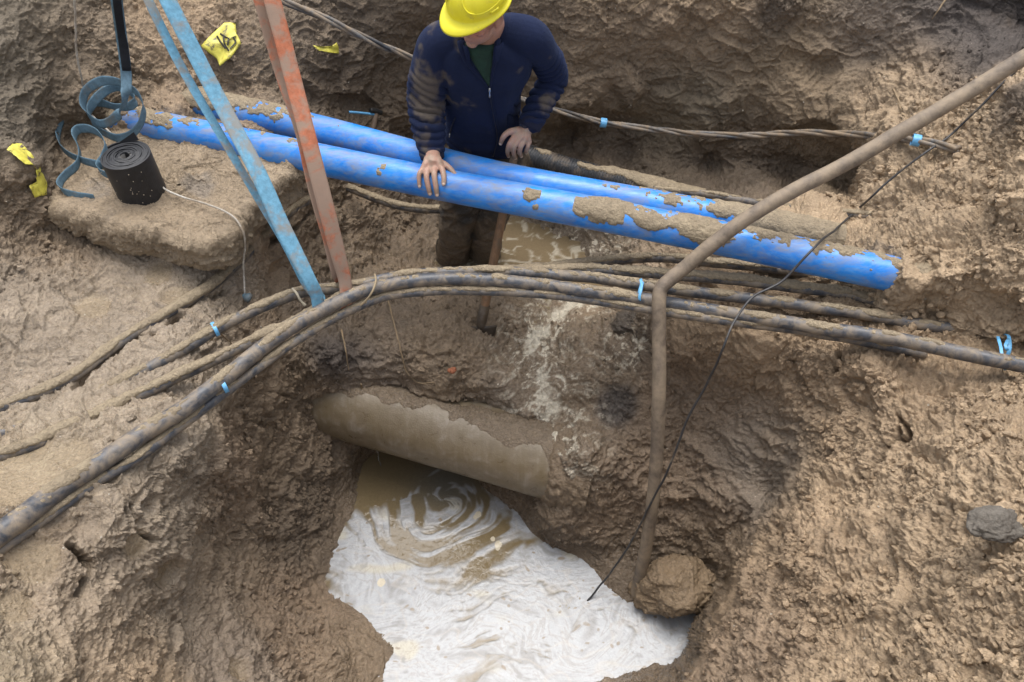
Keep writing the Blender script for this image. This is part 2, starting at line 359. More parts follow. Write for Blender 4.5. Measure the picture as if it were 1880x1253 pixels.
def poly_dist(p, pts):
    "distance in space to a polyline and the position along it"
    best = np.full(len(p), 9.); par = np.zeros(len(p)); k = 0
    for a, b in zip(pts[:-1], pts[1:]):
        d = b-a; t = np.clip(((p-a)@d)/(d@d), 0, 1); q = np.linalg.norm(p-(a+t[:, None]*d), axis=1)
        m = q < best; best = np.where(m, q, best); par = np.where(m, k+t, par); k += 1
    return best, par
WATER = 0.0; PUD = 0.665
def mud_detail(p, clod, wet, n):
    "relief of wet, dug clay in metres"
    q = warp(p, 5, .07)
    q2 = warp(warp(q, 16, .03, 60), 45, .010, 64)
    d = .085*fbm(p, 2.6, 5, 3)*(.45+.7*clod)
    m1 = sstep(-.35, .35, fbm(p, 4.0, 3, 80)+.9*clod-.4)
    for sc, amp, sd in ((6.5, .060, 1), (14, .042, 2), (29, .027, 3), (58, .016, 4), (110, .009, 5)):
        if sc < 200:
            dome, ed = facets((.55*q2+.45*p)*sc, sd); edge = .2+.8*sstep(0, .16, ed)
        else:
            f1, f2, cid = worley(q2*sc, sd)
            dome = np.sqrt(np.clip(1-(f1/.95)**2, 0, 1))*(.3+.7*cid); edge = .25+.75*sstep(0, .22, f2-f1)
        mk = m1*clod if sc < 20 else (.18+.82*m1)*(.15+.85*clod)
        if sc < 40: mk = mk*(.25+.75*sstep(-.1, .35, noise3(p*(4+sd), 91+sd)))
        d = d+amp*mk*(dome*edge-.4)
    dome, ed = facets(warp(p, 2.5, .12, 66)*3.4, 77); d = d+.075*(dome-.4)*(.35+.65*sstep(0, .25, ed))*np.clip(1.1-wet*.55, 0, 1)
    # curled smears and lips of wet clay
    for sc, amp, sd in ((5, .022, 20), (12, .014, 27), (27, .008, 33), (60, .0035, 38)):
        qs = warp(warp(p*np.array([1, 1, 1.5]), sc*.5, .8/sc, 70+sd), sc*1.6, .28/sc, 75+sd)
        a = noise3(qs*sc, sd)
        lip = (a*2.2-np.floor(a*2.2))          # stepped flakes: slow rise, sharp drop
        d = d+amp*(lip**1.5-.4)*sstep(-.4, .25, noise3(p*(3+sc*.2), sd+5))*(.45+.55*wet)
        d = d+amp*.6*np.clip(1-np.abs(a)*3, 0, 1)
    for ck, w in CRACKS:
        dd, _ = poly_dist(q, ck); d = d-.09*sstep(w*1.5, w*.5, dd+.006*noise3(p*60, 8))
    return d
def _cr(pts): return [G(*c) for c in pts]
CRACKS = [(_cr([(1640,760),(1645,800),(1625,830),(1600,870),(1590,895)]), .012), (_cr([(1640,760),(1668,785),(1678,800),(1655,812)]), .014), (_cr([(1570,845),(1590,895),(1560,930)]), .010), (_cr([(1535,650),(1528,690)]), .012), (_cr([(560,385),(520,425),(478,470),(440,500),(400,535),(350,568),(310,592),(262,622),(215,652),(170,688),(120,718),(50,748),(-30,778)]), .014), (_cr([(1485,880),(1520,850),(1530,815)]), .010), (_cr([(1700,945),(1690,985),(1700,1020)]), .008), (_cr([(250,930),(262,960),(290,985)]), .010), (_cr([(120,1010),(160,1050),(150,1090)]), .012)]
STREAM = [P(1060,560,.665),P(1020,590,.67),P(985,615,.68),P(975,650,.67),P(1000,690,.66),P(1010,730,.65),P(1010,770,.62),P(1022,800,.6),P(1025,830,.55)]
def foam_on_mud(p):
    d, par = poly_dist(p, STREAM)
    q = warp(warp(p, 9, .07, 200), 30, .02, 210)
    n = ridged(q, 13, 3, 220)
    n2 = ridged(q, 30, 2, 230)
    core = sstep(.042, .014, d+.045*noise3(p*11, 5)-.004)*sstep(-.2, .35, n)+.9*sstep(.10, .02, d)*sstep(.60, .78, n)
    halo = sstep(.34, .05, d)*sstep(.70, .84, n)*.9*sstep(-.2, .4, n2)+sstep(.2, .05, d)*sstep(.72, .9, n2)*.4
    # spatter around the puddle and the right of the trench
    c2 = np.linalg.norm(p-P(1150,640,.8), axis=1); c3 = np.linalg.norm(p-P(1080,470,.66), axis=1)
    hal2 = (sstep(.25, .05, c2)+sstep(.5, .1, c3))*sstep(.74, .88, n)*.85
    return np.clip(core*.9+halo+hal2, 0, 1)
def axis(a, b, lo, hi, step, n):
    core = np.arange(a, b+step, step)
    l = a-(a-lo)*(np.linspace(0, 1, n)[1:]**1.6)[::-1]; h = core[-1]+(hi-core[-1])*(np.linspace(0, 1, n)[1:]**1.6)
    return np.concatenate([l, core, h])
STEP = 2.0
AX = axis(-30, 1910, -500, 2380, STEP, 70); AY = axis(-20, 1275, -350, 1700, STEP, 60)
PXg, PYg = [a.ravel() for a in np.meshgrid(AX, AY, indexing='ij')]
zz = zimg(PXg, PYg)
uu = (PXg-CX)/F; vv = (CY-PYg)/F; tt = (zz-CAMH)/(-SP+vv*CP)
TP = np.stack([uu*tt, (CP+vv*SP)*tt, zz], 1); shp = (len(AX), len(AY))
G3 = TP.reshape(*shp, 3)
du = np.gradient(G3, axis=0); dv = -np.gradient(G3, axis=1)
TN = np.cross(du.reshape(-1, 3), dv.reshape(-1, 3)); TN /= np.linalg.norm(TN, axis=1)[:, None]+1e-12
za = zones(TP); tcol = za[:, :3]; clod = np.clip(za[:, 3]+.25*fbm(TP, 4, 3, 11), 0, 1)
smear = sstep(.12, .38, fbm(TP@np.array([[.8, .5, 0], [-.5, .8, 0], [0, 0, 1.]])*np.array([2.2, .8, 1]), 3.2, 3, 15)); clod = clod*(1-.85*smear)
wet = np.clip(za[:, 4]+.35*fbm(TP, 5, 3, 12), 0, 1)
disp = mud_detail(TP, clod, wet, TN)
# clear room round the concrete pipe and flatten the drenched ground by the puddle
flat = sstep(.10, .0, TP[:, 2]-.62)*sstep(.6, .62, TP[:, 2])
disp = disp*(1-.45*flat)
disp = disp*(1-.55*sstep(.14, .03, np.abs(TP[:, 2])))
pool = np.zeros(len(TP))
for px_, py_, r_ in ((45,868,.17), (130,835,.10), (20,905,.10), (330,545,.08), (290,500,.07), (350,985,.06), (300,1045,.07), (60,1030,.10), (30,1110,.07), (430,1235,.06), (250,1000,.06), (170,560,.09)):
    pool = np.maximum(pool, sstep(1.0, .55, np.linalg.norm(TP-G(px_, py_), axis=1)/r_+.5*fbm(TP, 7, 3, 777)))
disp = disp*(1-.88*pool)-.012*pool; wet = np.clip(wet+.8*pool, 0, 1.25)
TP2 = TP+TN*disp[:, None]
# tint variation: soil layers, pale and dark smears
sm = fbm(warp(TP*np.array([1, 1, 2.2]), 3, .2, 130), 5, 4, 131)
tcol = tcol*(1+.38*sm)[:, None]
pk = sstep(.2, .5, fbm(TP, 3.1, 4, 140))[:, None]; tcol = tcol*(1-pk*.35)+np.array(TAN)*pk*.35
blk = sstep(.34, .5, fbm(TP, 2.3, 5, 150))[:, None]*.6; tcol = tcol*(1-blk)+np.array(BLK)*blk
tcol = tcol*np.array([.955, .985, 1.06]); tcol = tcol*(1-.5*pool[:, None])+np.array((.30, .235, .145))*.5*pool[:, None]; fm = foam_on_mud(TP2)[:, None]; tcol = tcol*(1-fm)+np.array((.66, .61, .50))*fm
wet = np.clip(wet+.3*fm[:, 0], 0, 1.25)
# carry the sheet on to the horizon
V = TP2.reshape(*shp, 3); C3 = tcol.reshape(*shp, 3); W3 = wet.reshape(*shp)
def grow(V, C3, W3):
    c = np.array([0, 2.5])
    for k, (rad, z) in enumerate(((5.5, 2.5), (9, 2.7), (30, 2.7), (200, 2.6))):
        n0, n1 = V.shape[:2]; W = np.zeros((n0+2, n1+2, 3)); W[1:-1, 1:-1] = V; W[0, 1:-1] = V[0]; W[-1, 1:-1] = V[-1]; W[:, 0] = W[:, 1]; W[:, -1] = W[:, -2]
        m = np.ones((n0+2, n1+2), bool); m[1:-1, 1:-1] = False
        d = W[m][:, :2]-c; ln = np.linalg.norm(d, axis=1)[:, None]; q = W[m]; q[:, :2] = c+d/ln*np.maximum(rad, ln*1.3); q[:, 2] = z+.05*np.sin(q[:, 0]*3)+.04*np.cos(q[:, 1]*2); W[m] = q
        V = W; C3 = np.pad(C3, ((1, 1), (1, 1), (0, 0)), mode='edge'); W3 = np.pad(W3, 1, mode='edge')
    return V, C3, W3
V, C3, W3 = grow(V, C3, W3)
gf = grid_faces(V.shape[0], V.shape[1], False)[:, ::-1]
ground = mesh_obj('ground', V.reshape(-1, 3), gf, M_MUD, cols=C3.reshape(-1, 3), attrs={'wet': W3.ravel()})
tag(ground, kind='structure')
# ------------------------------------------------------------------ water
def GR(px, py, d=.02):
    "point just off the ground, d metres nearer along the line of sight"
    u, dy, dz = ray(px, py); z = float(zimg(np.array([float(px)]), np.array([float(py)]))[0]); t = (z-CAMH)/dz-d
    return np.array([u*t, dy*t, CAMH+dz*t])
def water_mat(name):
    m, t, b = new_mat(name); co = coords(t)
    ca = nd(t, 'ShaderNodeAttribute', attribute_name='Col').outputs['Color']
    n = noise_n(t, co, 60, 5, .6, 1.5); v = ramp(t, n, [(.3, .9), (.7, 1.08)]).outputs[0]
    t.links.new(mix(t, 1.0, ca, v, 'MULTIPLY'), b.inputs['Base Color'])
    w = nd(t, 'ShaderNodeAttribute', attribute_name='foam').outputs['Fac']
    t.links.new(ramp(t, w, [(.15, .05), (.7, .22)]).outputs[0], b.inputs['Roughness'])
    b.inputs['IOR'].default_value = 1.33
    n2 = noise_n(t, co, 26, 3, .5, .6); p = bump(t, b, n2, .006, .35); bump(t, b, w, .0015, .35, p); return m
M_WATER = water_mat('muddy_water_with_foam')
SW = P(815, 925, 0)[:2]
FB = [(700,1130,.95,.3),(850,1190,.95,.3),(1000,1215,.95,.3),(1170,1180,1.0,.3),(1260,1150,1.1,.2),(640,1075,.85,.12),(680,960,.75,.07),(670,1010,.8,.08),(1050,1060,.7,.15),(1010,1010,.75,.1),(900,1110,.62,.2),(960,1050,.72,.1),(940,950,.7,.06),
      (800,975,.36,.16),(745,940,.42,.10),(850,950,.34,.12),(905,965,.36,.08),(700,990,.52,.07),(950,1000,.5,.09),(860,1085,.55,.07),(800,1042,.02,.09),(870,1045,.05,.08),(735,1005,.0,.07),(910,1015,.15,.05),(890,985,.2,.05),(720,870,-.6,.12),(700,850,-.6,.15),(820,885,.05,.10),(860,900,.2,.06),(910,960,.3,.05),(760,1080,.9,.08),(590,1075,.35,.05),(640,930,.2,.05),
      (950,1180,.72,.15),(1000,1150,.68,.15),(1100,1120,.8,.15),(740,1235,.7,.08)]
FBP = np.array([P(a, b, 0)[:2] for a, b, _, _ in FB]); FBV = np.array([f[2] for f in FB]); FBR = np.array([f[3] for f in FB])
def foam_field(x, y):
    p = np.stack([x, y, np.zeros_like(x)], 1)
    d2 = ((p[:, None, :2]-FBP[None])**2).sum(2)/(FBR**2); w = np.exp(-d2)+1e-5/(d2+.1); bias = (w@FBV)/w.sum(1)
    c = p.copy(); c[:, 0] -= SW[0]; c[:, 1] -= SW[1]
    # mild big-scale meander, then a whirl about the outfall
    c = warp(c, 2.2, .10, 300); c = warp(c, 6, .035, 310)
    cx = c[:, 0]; cy = c[:, 1]*1.15
    r = np.sqrt(cx**2+cy**2)+1e-6; th = np.arctan2(cy, cx)
    k = np.exp(-(r/.75)**2)
    sw = th+1.5*np.log(r+.05)
    # streak space near the whirl: radius fast, angle slow
    a = np.stack([np.cos(sw)*1.1, np.sin(sw)*1.1, r*15+.6*np.sin(sw*2)], 1)
    b = np.stack([np.cos(sw)*2.5, np.sin(sw)*2.5, r*42], 1)
    s1 = noise3(a, 320)+.6*noise3(a*1.9+5, 321)+.75*noise3(b, 322)
    # drawn-out marbling elsewhere
    q = warp(warp(p, 3, .25, 330), 9, .06, 340)
    q = q*np.array([3.2, 9, 1])+np.array([.6, .4, 0])*q[:, :1]
    s2 = noise3(q, 350)+.6*noise3(q*2.3, 351)+.45*noise3(q*5, 352)
    s = s1*k+s2*(1-k)
    f = bias*.95+.75*s+.12*noise3(p*40, 360)
    f = f+.34*np.sin(r*52+1.5*th+2.2*noise3(c*3, 365))*np.exp(-(r/.36)**2)
    return f, bias, s, r
def pond(name, x0, x1, y0, y1, step, z):
    nx = int((x1-x0)/step); ny = int((y1-y0)/step)
    X, Y = np.meshgrid(np.linspace(x0, x1, nx), np.linspace(y0, y1, ny), indexing='ij'); x = X.ravel(); y = Y.ravel()
    f, bias, s, r = foam_field(x, y)
    fm = sstep(.32, .74, f)
    p = np.stack([x, y, 0*x], 1)
    brown = np.array((.155, .118, .066)); dark = np.array((.10, .092, .074)); white = np.array((.36, .375, .395)); grey = np.array((.25, .24, .22)); cream = np.array((.42, .385, .29))
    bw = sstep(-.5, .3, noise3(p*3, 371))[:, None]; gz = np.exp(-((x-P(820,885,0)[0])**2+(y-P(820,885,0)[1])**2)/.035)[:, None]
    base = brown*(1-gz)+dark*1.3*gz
    mid = sstep(.15, .42, f)[:, None]*.55
    col = base*(1-mid)+grey*mid
    col = col*(1-fm[:, None])+white*fm[:, None]
    thin = (sstep(.10, .02, np.abs(s-.12))*sstep(.95, .5, f)*sstep(.3, .6, f))[:, None]*.6
    col = col*(1-thin)+grey*thin
    cr = (sstep(.28, .55, noise3(p*np.array([5, 8, 1])+9, 380))*fm)[:, None]*.75; col = col*(1-cr)+cream*cr
    vv_ = warp(warp(p, 2.6, .22, 395), 8, .05, 396); vq = vv_*np.array([4.5, 15, 1])+np.array([1.2, .9, 0])*vv_[:, :1]
    tone = .5*noise3(vq, 397)+.35*noise3(vq*2.4, 398)+.25*noise3(vq*5.5, 399); tone = np.where(r < .45, .6*tone+.5*s, tone)
    tn = (sstep(-.05, .4, tone)*fm)[:, None]*.78; col = col*(1-tn)+np.array((.21, .205, .20))*tn
    tl = (sstep(.09, .0, np.abs(tone+.12))*fm)[:, None]*.42; col = col*(1-tl)+np.array((.22, .195, .165))*tl
    ln = (sstep(.06, .0, np.abs(noise3(warp(p, 7, .09, 385)*np.array([4, 9, 1]), 386)))*fm)[:, None]*.30; col = col*(1-ln)+np.array((.42, .38, .33))*ln
    # holes and specks of silt in the foam, thickest towards the right bank
    f1, f2, cid = worley(warp(warp(p, 5, .08, 388), 14, .03, 390)*np.array([26, 40, 1]), 391); f1 = f1/(.5+cid*cid*1.1)
    rb = np.exp(-(((x-P(1080,1080,0)[0])/.32)**2+((y-P(1080,1080,0)[1])/.26)**2))
    hole = (sstep(.26, .16, f1)*(cid > .93-.45*rb)*sstep(.4, .7, f))[:, None]*.85; col = col*(1-hole)+np.array((.21, .165, .115))*hole
    # round blobs of thick cream foam
    for bx, by, br in ((878, 945, .017), (873, 950, .012), (915, 1000, .018), (905, 990, .012), (914, 1006, .013), (700, 1070, .02)):
        c = P(bx, by, 0); m = (np.hypot((x-c[0]), (y-c[1])*.9) < br)[:, None]; col = np.where(m, np.array((.48, .43, .33)), col)
    o = mesh_obj(name, np.stack([x, y, np.full_like(x, z)+.0015*fm], 1), grid_faces(nx, ny, False), M_WATER, cols=col, attrs={'foam': np.clip(fm+.3*mid[:, 0], 0, 1)})
    me = o.data
    if me.polygons[0].normal.z < 0: me.flip_normals()
    return tag(o, kind='structure')
pond('water', -1.15, 1.15, .75, 2.55, .0034, 0.0)
def puddle(name, x0, x1, y0, y1, step, z):
    nx = int((x1-x0)/step); ny = int((y1-y0)/step)
    X, Y = np.meshgrid(np.linspace(x0, x1, nx), np.linspace(y0, y1, ny), indexing='ij'); p = np.stack([X.ravel(), Y.ravel(), np.full(nx*ny, z)], 1)
    q = warp(warp(p, 4, .14, 400), 12, .05, 410); n = ridged(q*np.array([1, 1.8, 1]), 6, 3, 420)
    d, _ = poly_dist(p, STREAM[:3]); d2, _ = poly_dist(p, [P(1150, 560, z), P(1080, 580, z), P(1030, 600, z)])
    m = np.clip(sstep(.70, .9, n)*.8+sstep(.075, .01, np.minimum(d, d2)+.03*noise3(q*12, 4))*.8, 0, 1)[:, None]
    col = np.array((.165, .125, .075))*(1-m)+np.array((.40, .365, .29))*m
    o = mesh_obj(name, p, grid_faces(nx, ny, False), M_WATER, cols=col, attrs={'foam': m[:, 0]})
    if o.data.polygons[0].normal.z < 0: o.data.flip_normals()
    return tag(o, kind='structure')
puddle('trench_water', -.9, 1.0, float(P(1000, 618, PUD)[1]), 3.75, .008, PUD)

# ------------------------------------------------------------------ generic builders
def crust(name, path, R, seg, maskf, thick, parent=None, mat=None, sink=.005, tint=None, wetv=.3):
    "caked mud on a tube: a shell that bulges where the mask is positive and is absent elsewhere"
    g, nr = tube_grid(path, R, seg); m = len(path); p = g.reshape(-1, 3); n = nr.reshape(-1, 3)
    s = np.repeat(np.concatenate([[0], np.cumsum(np.linalg.norm(np.diff(path, axis=0), axis=1))]), seg)
    k = maskf(p, n, s)
    f1, f2, cid = worley(warp(p, 40, .01, 500)*48, 501)
    lump = .45+.55*np.sqrt(np.clip(1-(f1/.95)**2, 0, 1))*(.4+.6*cid)+.3*noise3(p*30, 502)
    h = np.where(k > 0, thick*np.clip(k*3, 0, 1)**.6*lump+.0012, -sink)
    v = p+n*h[:, None]; f = grid_faces(m, seg)
    keep = (k[f] > 0).any(1); f = f[keep]
    used = np.unique(f); re = np.full(len(v), -1); re[used] = np.arange(len(used))
    v = v[used]; f = re[f]
    sm = .5+.5*fbm(v, 12, 3, 505)
    c = np.array(DRY)*sm[:, None]+np.array(MID)*(1-sm[:, None])
    c = c*np.array((.86, .96, 1.04))
    if tint is not None: c = np.array(tint)*(.8+.4*sm)[:, None]
    o = mesh_obj(name, v, f, mat or M_MUD, parent, cols=c, attrs={'wet': np.full(len(v), wetv)}); o['kind'] = 'stuff'; return o
def ribbon(name, pts, wv, width, thick, mat, parent=None, step=.02, closed=False):
    "flat webbing swept along pts; wv = width direction at each point"
    pts = np.array(pts, float); wv = np.array(wv, float)
    both = catmull(np.hstack([pts, wv]), step); p = both[:, :3]; w = both[:, 3:6]
    d = np.gradient(p, axis=0); d /= np.linalg.norm(d, axis=1)[:, None]+1e-9
    w = w-d*(w*d).sum(1)[:, None]; w /= np.linalg.norm(w, axis=1)[:, None]+1e-9
    n = np.cross(d, w); prof = []
    if np.ndim(width): width = np.interp(np.linspace(0, 1, len(p)), np.linspace(0, 1, len(width)), width)
    K = 7
    for side in (1, -1):
        for k in range(K):
            a = (-1+2*k/(K-1))*side; edge = 1 if 0 < k < K-1 else .35
            prof.append(p+w*(a*(width if np.ndim(width) == 0 else width[:, None])/2)+n*(side*thick/2*edge))
    g = np.stack(prof, 1); m, q = g.shape[:2]
    g = g+n[:, None]*(.0012*noise3(g.reshape(-1, 3)*25, 9)).reshape(m, q)[:, :, None]
    f = [tuple(int(a) for a in z) for z in grid_faces(m, q)]+[tuple(range(q-1, -1, -1)), tuple(range((m-1)*q, m*q))]
    # woven look: attribute u along, v across
    s = np.concatenate([[0], np.cumsum(np.linalg.norm(np.diff(p, axis=0), axis=1))])
    o = mesh_obj(name, g.reshape(-1, 3), f, mat, parent, attrs={'along': np.repeat(s, q)})
    return o
def webbing_mat(name, col, dirt, dirtamt, rough=.8):
    m, t, b = new_mat(name); co = coords(t)
    al = nd(t, 'ShaderNodeAttribute', attribute_name='along').outputs['Fac']
    sn = nd(t, 'ShaderNodeMath', operation='MULTIPLY'); t.links.new(al, sn.inputs[0]); sn.inputs[1].default_value = 900
    s2 = nd(t, 'ShaderNodeMath', operation='SINE'); t.links.new(sn.outputs[0], s2.inputs[0])
    n = noise_n(t, co, 55, 6, .7); n0 = noise_n(t, co, 9, 6, .65, .4)
    c = ramp(t, n, [(.25, tuple(q*.62 for q in col)), (.75, tuple(min(1, q*1.25) for q in col))]).outputs[0]
    f = ramp(t, n0, [(.72-dirtamt*.5, 0.0), (.84-dirtamt*.5, .85)]).outputs[0]
    c = mix(t, f, c, dirt); t.links.new(c, b.inputs['Base Color']); b.inputs['Roughness'].default_value = rough; b.inputs['Specular IOR Level'].default_value = .25
    p = bump(t, b, s2.outputs[0], .0004, .12); bump(t, b, n, .0015, .6, p); return m

# ------------------------------------------------------------------ large old pipe at the bottom of the pit
def old_pipe():
    a = P(470, 690, .39); b = P(1075, 860, .37); d = b-a; a = a-d*.05; b = b+d*.03
    path = np.linspace(a, b, 260)
    root = empty('drain_pipe', tuple(a), 'wide wet grey-brown drain pipe lying across the pit bottom above the foamy water', 'pipe')
    m, t, bb = new_mat('wet_concrete'); co = coords(t)
    n = noise_n(t, co, 12, 8, .65, .6); n2 = noise_n(t, co, 150, 4, .6)
    mp = nd(t, 'ShaderNodeMapping'); mp.inputs['Scale'].default_value = (40, 4, 3); t.links.new(co, mp.inputs[0]); ns = noise_n(t, mp.outputs[0], 1, 5, .6)
    c = ramp(t, n, [(.3, (.135, .103, .064)), (.52, (.19, .15, .10)), (.72, (.275, .24, .195))]).outputs[0]
    c = mix(t, ramp(t, ns, [(.40, 0.0), (.62, .55)]).outputs[0], c, (.15, .115, .065)); t.links.new(c, bb.inputs['Base Color'])
    t.links.new(ramp(t, n, [(.3, .22), (.7, .5)]).outputs[0], bb.inputs['Roughness']); p = bump(t, bb, n2, .002, .7); bump(t, bb, n, .004, .5, p)
    o = tube('barrel', path, .205, 96, m, disp=lambda q: .004*fbm(q, 5, 4, 600)); adopt(o, root)
    def mk(p, n, s):
        return 1.3*(n[:, 2])-1.20+.34*fbm(p, 4, 3, 601)+.9*sstep(P(985,800,.5)[0], P(1050,840,.5)[0], p[:, 0])+.05*noise3(p*25, 602)
    adopt(crust('mud_bank', path, .205, 150, lambda p, n, s: 1.3*sstep(P(950,840,.45)[0], P(1040,860,.45)[0], p[:, 0])-.75+.35*fbm(p, 7, 4, 611)+.12*noise3(p*30, 612)-.25*(n[:, 2]), .040, sink=.006, tint=(.20, .15, .10), wetv=.7), root)
    adopt(crust('mud_coating', path, .205, 150, mk, .011, sink=.004, tint=(.20, .155, .108), wetv=.95), root)
old_pipe()

# ------------------------------------------------------------------ blue water mains
def blue_mat():
    m, t, b = new_mat('blue_plastic'); co = coords(t)
    mp = nd(t, 'ShaderNodeMapping'); mp.inputs['Rotation'].default_value = (0, 0, .29); mp.inputs['Scale'].default_value = (.35, 1, 1); t.links.new(co, mp.inputs[0])
    n = noise_n(t, mp.outputs[0], 16, 9, .72, .8); nf = noise_n(t, mp.outputs[0], 60, 6, .7, .4); ns = noise_n(t, co, 5, 4, .6)
    c = ramp(t, ns, [(.3, (.006, .15, .56)), (.7, (.018, .25, .74))]).outputs[0]
    c = mix(t, ramp(t, nf, [(.45, 0.0), (.75, .55)]).outputs[0], c, (.16, .36, .64))
    f = ramp(t, n, [(.44, 0.0), (.56, .38), (.70, .85)]).outputs[0]
    c = mix(t, f, c, (.235, .225, .21)); t.links.new(c, b.inputs['Base Color'])
    t.links.new(ramp(t, n, [(.4, .28), (.7, .65)]).outputs[0], b.inputs['Roughness']); bump(t, b, nf, .0012, .6); return m
M_BLUE = blue_mat()
def blue_pipe(label, pts, maskf, coupling=None):
    path = catmull(np.array(pts), .012)
    root = empty('water_pipe', tuple(path[0]), label, 'pipe', 'blue water pipes crossing the pit')
    adopt(tube('barrel', path, .070, 64, M_BLUE), root)
    adopt(crust('mud_cake', path, .070, 90, maskf, .012, sink=.004), root)
    if coupling:
        i = int(coupling*len(path)); q = path[i:i+7]
        adopt(tube('band', q, .0725, 64, paint_mat('grey_seal', (.22, .20, .17), .6)), root)
    return root
NA = P(215, 218, 1.60); NB = P(1700, 516, 1.60)
NSPOT = [(P(972,362,1.66), .05), (P(982,385,1.62), .035), (P(1105,388,1.67), .09), (P(700,315,1.65), .04), (P(1125,405,1.64), .05), (P(1190,412,1.66), .05), (P(660,322,1.63), .02), (P(1290,425,1.67), .08)]
def near_mask(p, n, s):
    L = np.linalg.norm(NB-NA); u = s/L
    gate = np.interp(u, [0, .08, .2, .30, .42, .55, .60, .72, .80, .9, 1.], [.05, -.05, -.18, -.32, -.50, -.46, -.20, -.06, .0, -.14, .05])
    q = warp(p, 9, .03, 700)
    sp = np.max([np.exp(-(np.linalg.norm(p-onp, axis=1)/rr)**2) for onp, rr in NSPOT], 0)
    return gate+.50*n[:, 2]-.38+.42*fbm(q, 9, 4, 701)+.20*noise3(p*28, 703)+.14*noise3(p*70, 702)+.62*sp
def far_mask(p, n, s):
    u = s/3.3
    gate = np.interp(u, [0, .12, .22, .3, .36, .45, .60, .68, .74, .85, 1.], [.10, .14, -.02, -.20, -.40, -.55, -.5, -.30, -.26, -.08, .40])
    q = warp(p, 9, .03, 710)
    return gate+.50*n[:, 2]-.34+.42*fbm(q, 9, 4, 711)+.18*noise3(p*28, 713)+.14*noise3(p*70, 712)
blue_pipe('front blue pipe, the one under the worker\'s hand, open end at the right bank', [NA, P(420, 258, 1.61), P(800, 337, 1.61), P(1200, 413, 1.60), NB], near_mask, .968)
blue_pipe('mud-caked blue pipe lying just behind the one under the worker\'s hand', [P(240, 168, 1.60), P(420, 200, 1.59), P(600, 243, 1.58), P(900, 322, 1.57), P(1200, 378, 1.53), P(1420, 418, 1.50), P(1540, 446, 1.47)], far_mask)

# ------------------------------------------------------------------ black cables on the near side
M_CABLE = paint_mat('black_cable_sheath', (.052, .056, .066), .42, .45, 40, .0012, dirt=(.23, .185, .135), dirtamt=.48, dscale=16)
def cable(label, pts, r, amt, name='power_cable', group='black cables hanging over the pit', seg=28, thick=.010, mat=None, cat='cable'):
    a = np.array([list(P(x, y, z))+[rr] for x, y, z, rr in pts]) if len(pts[0]) == 4 else np.array([list(P(*q))+[r] for q in pts])
    q = catmull(a, .012); path = q[:, :3]; rr = q[:, 3]
    path = path+.004*np.stack([noise3(path*6, 801), noise3(path*6, 802), noise3(path*6, 803)], 1)
    root = empty(name, tuple(path[0]), label, cat, group)
    adopt(tube('sheath', path, rr, seg, mat or M_CABLE, disp=lambda w: .0015*noise3(w*22, 804)), root)
    def mk(p, n, s): 
        return amt-.515+.48*n[:, 2]+.45*fbm(warp(p, 12, .02, 810), 8, 4, 811)+.12*noise3(p*70, 812)
    adopt(crust('mud_cake', path, rr if np.ndim(rr) else r, 36, mk, thick, sink=.003), root)
    return path
cable('front black cable arching over the pit, nearest the drain pipe', [(1960,690,1.63,0.0270),(1880,672,1.61,0.0270),(1780,652,1.59,0.0270),(1640,622,1.53,0.0270),(1500,602,1.49,0.0270),(1380,582,1.47,0.0270),(1280,566,1.46,0.0270),(1160,546,1.46,0.0270),(1070,534,1.46,0.0270),(1000,524,1.46,0.0270),(900,514,1.47,0.0270),(820,513,1.47,0.0270),(740,518,1.47,0.0270),(690,528,1.48,0.0270),(640,546,1.49,0.0270),(590,570,1.49,0.0272),(540,598,1.49,0.0279),(480,640,1.49,0.0288),(430,680,1.49,0.0295),(390,712,1.49,0.0301),(330,755,1.50,0.0311),(250,805,1.51,0.0323),(180,852,1.52,0.0333),(100,905,1.56,0.0345),(40,952,1.60,0.0354),(-60,1025,1.63,0.0369)], .024, .05)
cable('muddy cable slung directly beneath the front black cable', [(1700,650,1.46),(1500,612,1.45),(1280,582,1.44),(1100,553,1.43),(1000,541,1.43),(900,535,1.43),(800,535,1.43),(720,542,1.43),(660,562,1.44),(610,585,1.44),(540,628,1.44),(470,678,1.44),(400,730,1.44),(330,782,1.45),(260,835,1.46),(180,884,1.48),(60,968,1.55),(-60,1050,1.60)], .019, .12)
cable('black cable that passes behind the light blue sling and runs to the left bank', [(1850,628,1.53),(1790,608,1.50),(1700,598,1.48),(1600,580,1.46),(1500,565,1.45),(1400,552,1.44),(1300,540,1.44),(1220,530,1.43),(1150,520,1.43),(1080,509,1.43),(1000,503,1.43),(920,499,1.43),(850,500,1.43),(780,503,1.43),(720,510,1.43),(680,519,1.43),(620,529,1.43),(562,535,1.43),(520,547,1.42),(440,583,1.40),(395,606,1.39),(350,634,1.38),(300,662,1.38),(232,698,1.39),(150,735,1.41),(75,768,1.43),(-40,815,1.47)], .024, .1)
cable('thickly mud-coated cable between the two arching cables at the left', [(1760,588,1.48),(1650,565,1.46),(1560,541,1.45),(1450,527,1.44),(1350,515,1.43),(1250,506,1.42),(1180,501,1.42),(1100,496,1.41),(1030,496,1.41),(950,500,1.41),(850,505,1.41),(750,512,1.41),(690,524,1.41),(640,542,1.41),(600,562,1.41),(550,588,1.40),(487,617,1.40),(431,643,1.39),(345,684,1.40),(262,722,1.41),(150,775,1.43),(75,812,1.46),(-40,850,1.50)], .023, .22, thick=.016)
cable('muddy cable closest to the blue pipes', [(1700,548,1.47),(1620,528,1.45),(1540,510,1.43),(1450,497,1.41),(1350,487,1.39),(1280,480,1.38),(1200,473,1.36),(1120,480,1.36),(1050,488,1.36),(980,494,1.37),(900,500,1.38),(800,512,1.38),(700,530,1.38)], .021, .2, thick=.014)
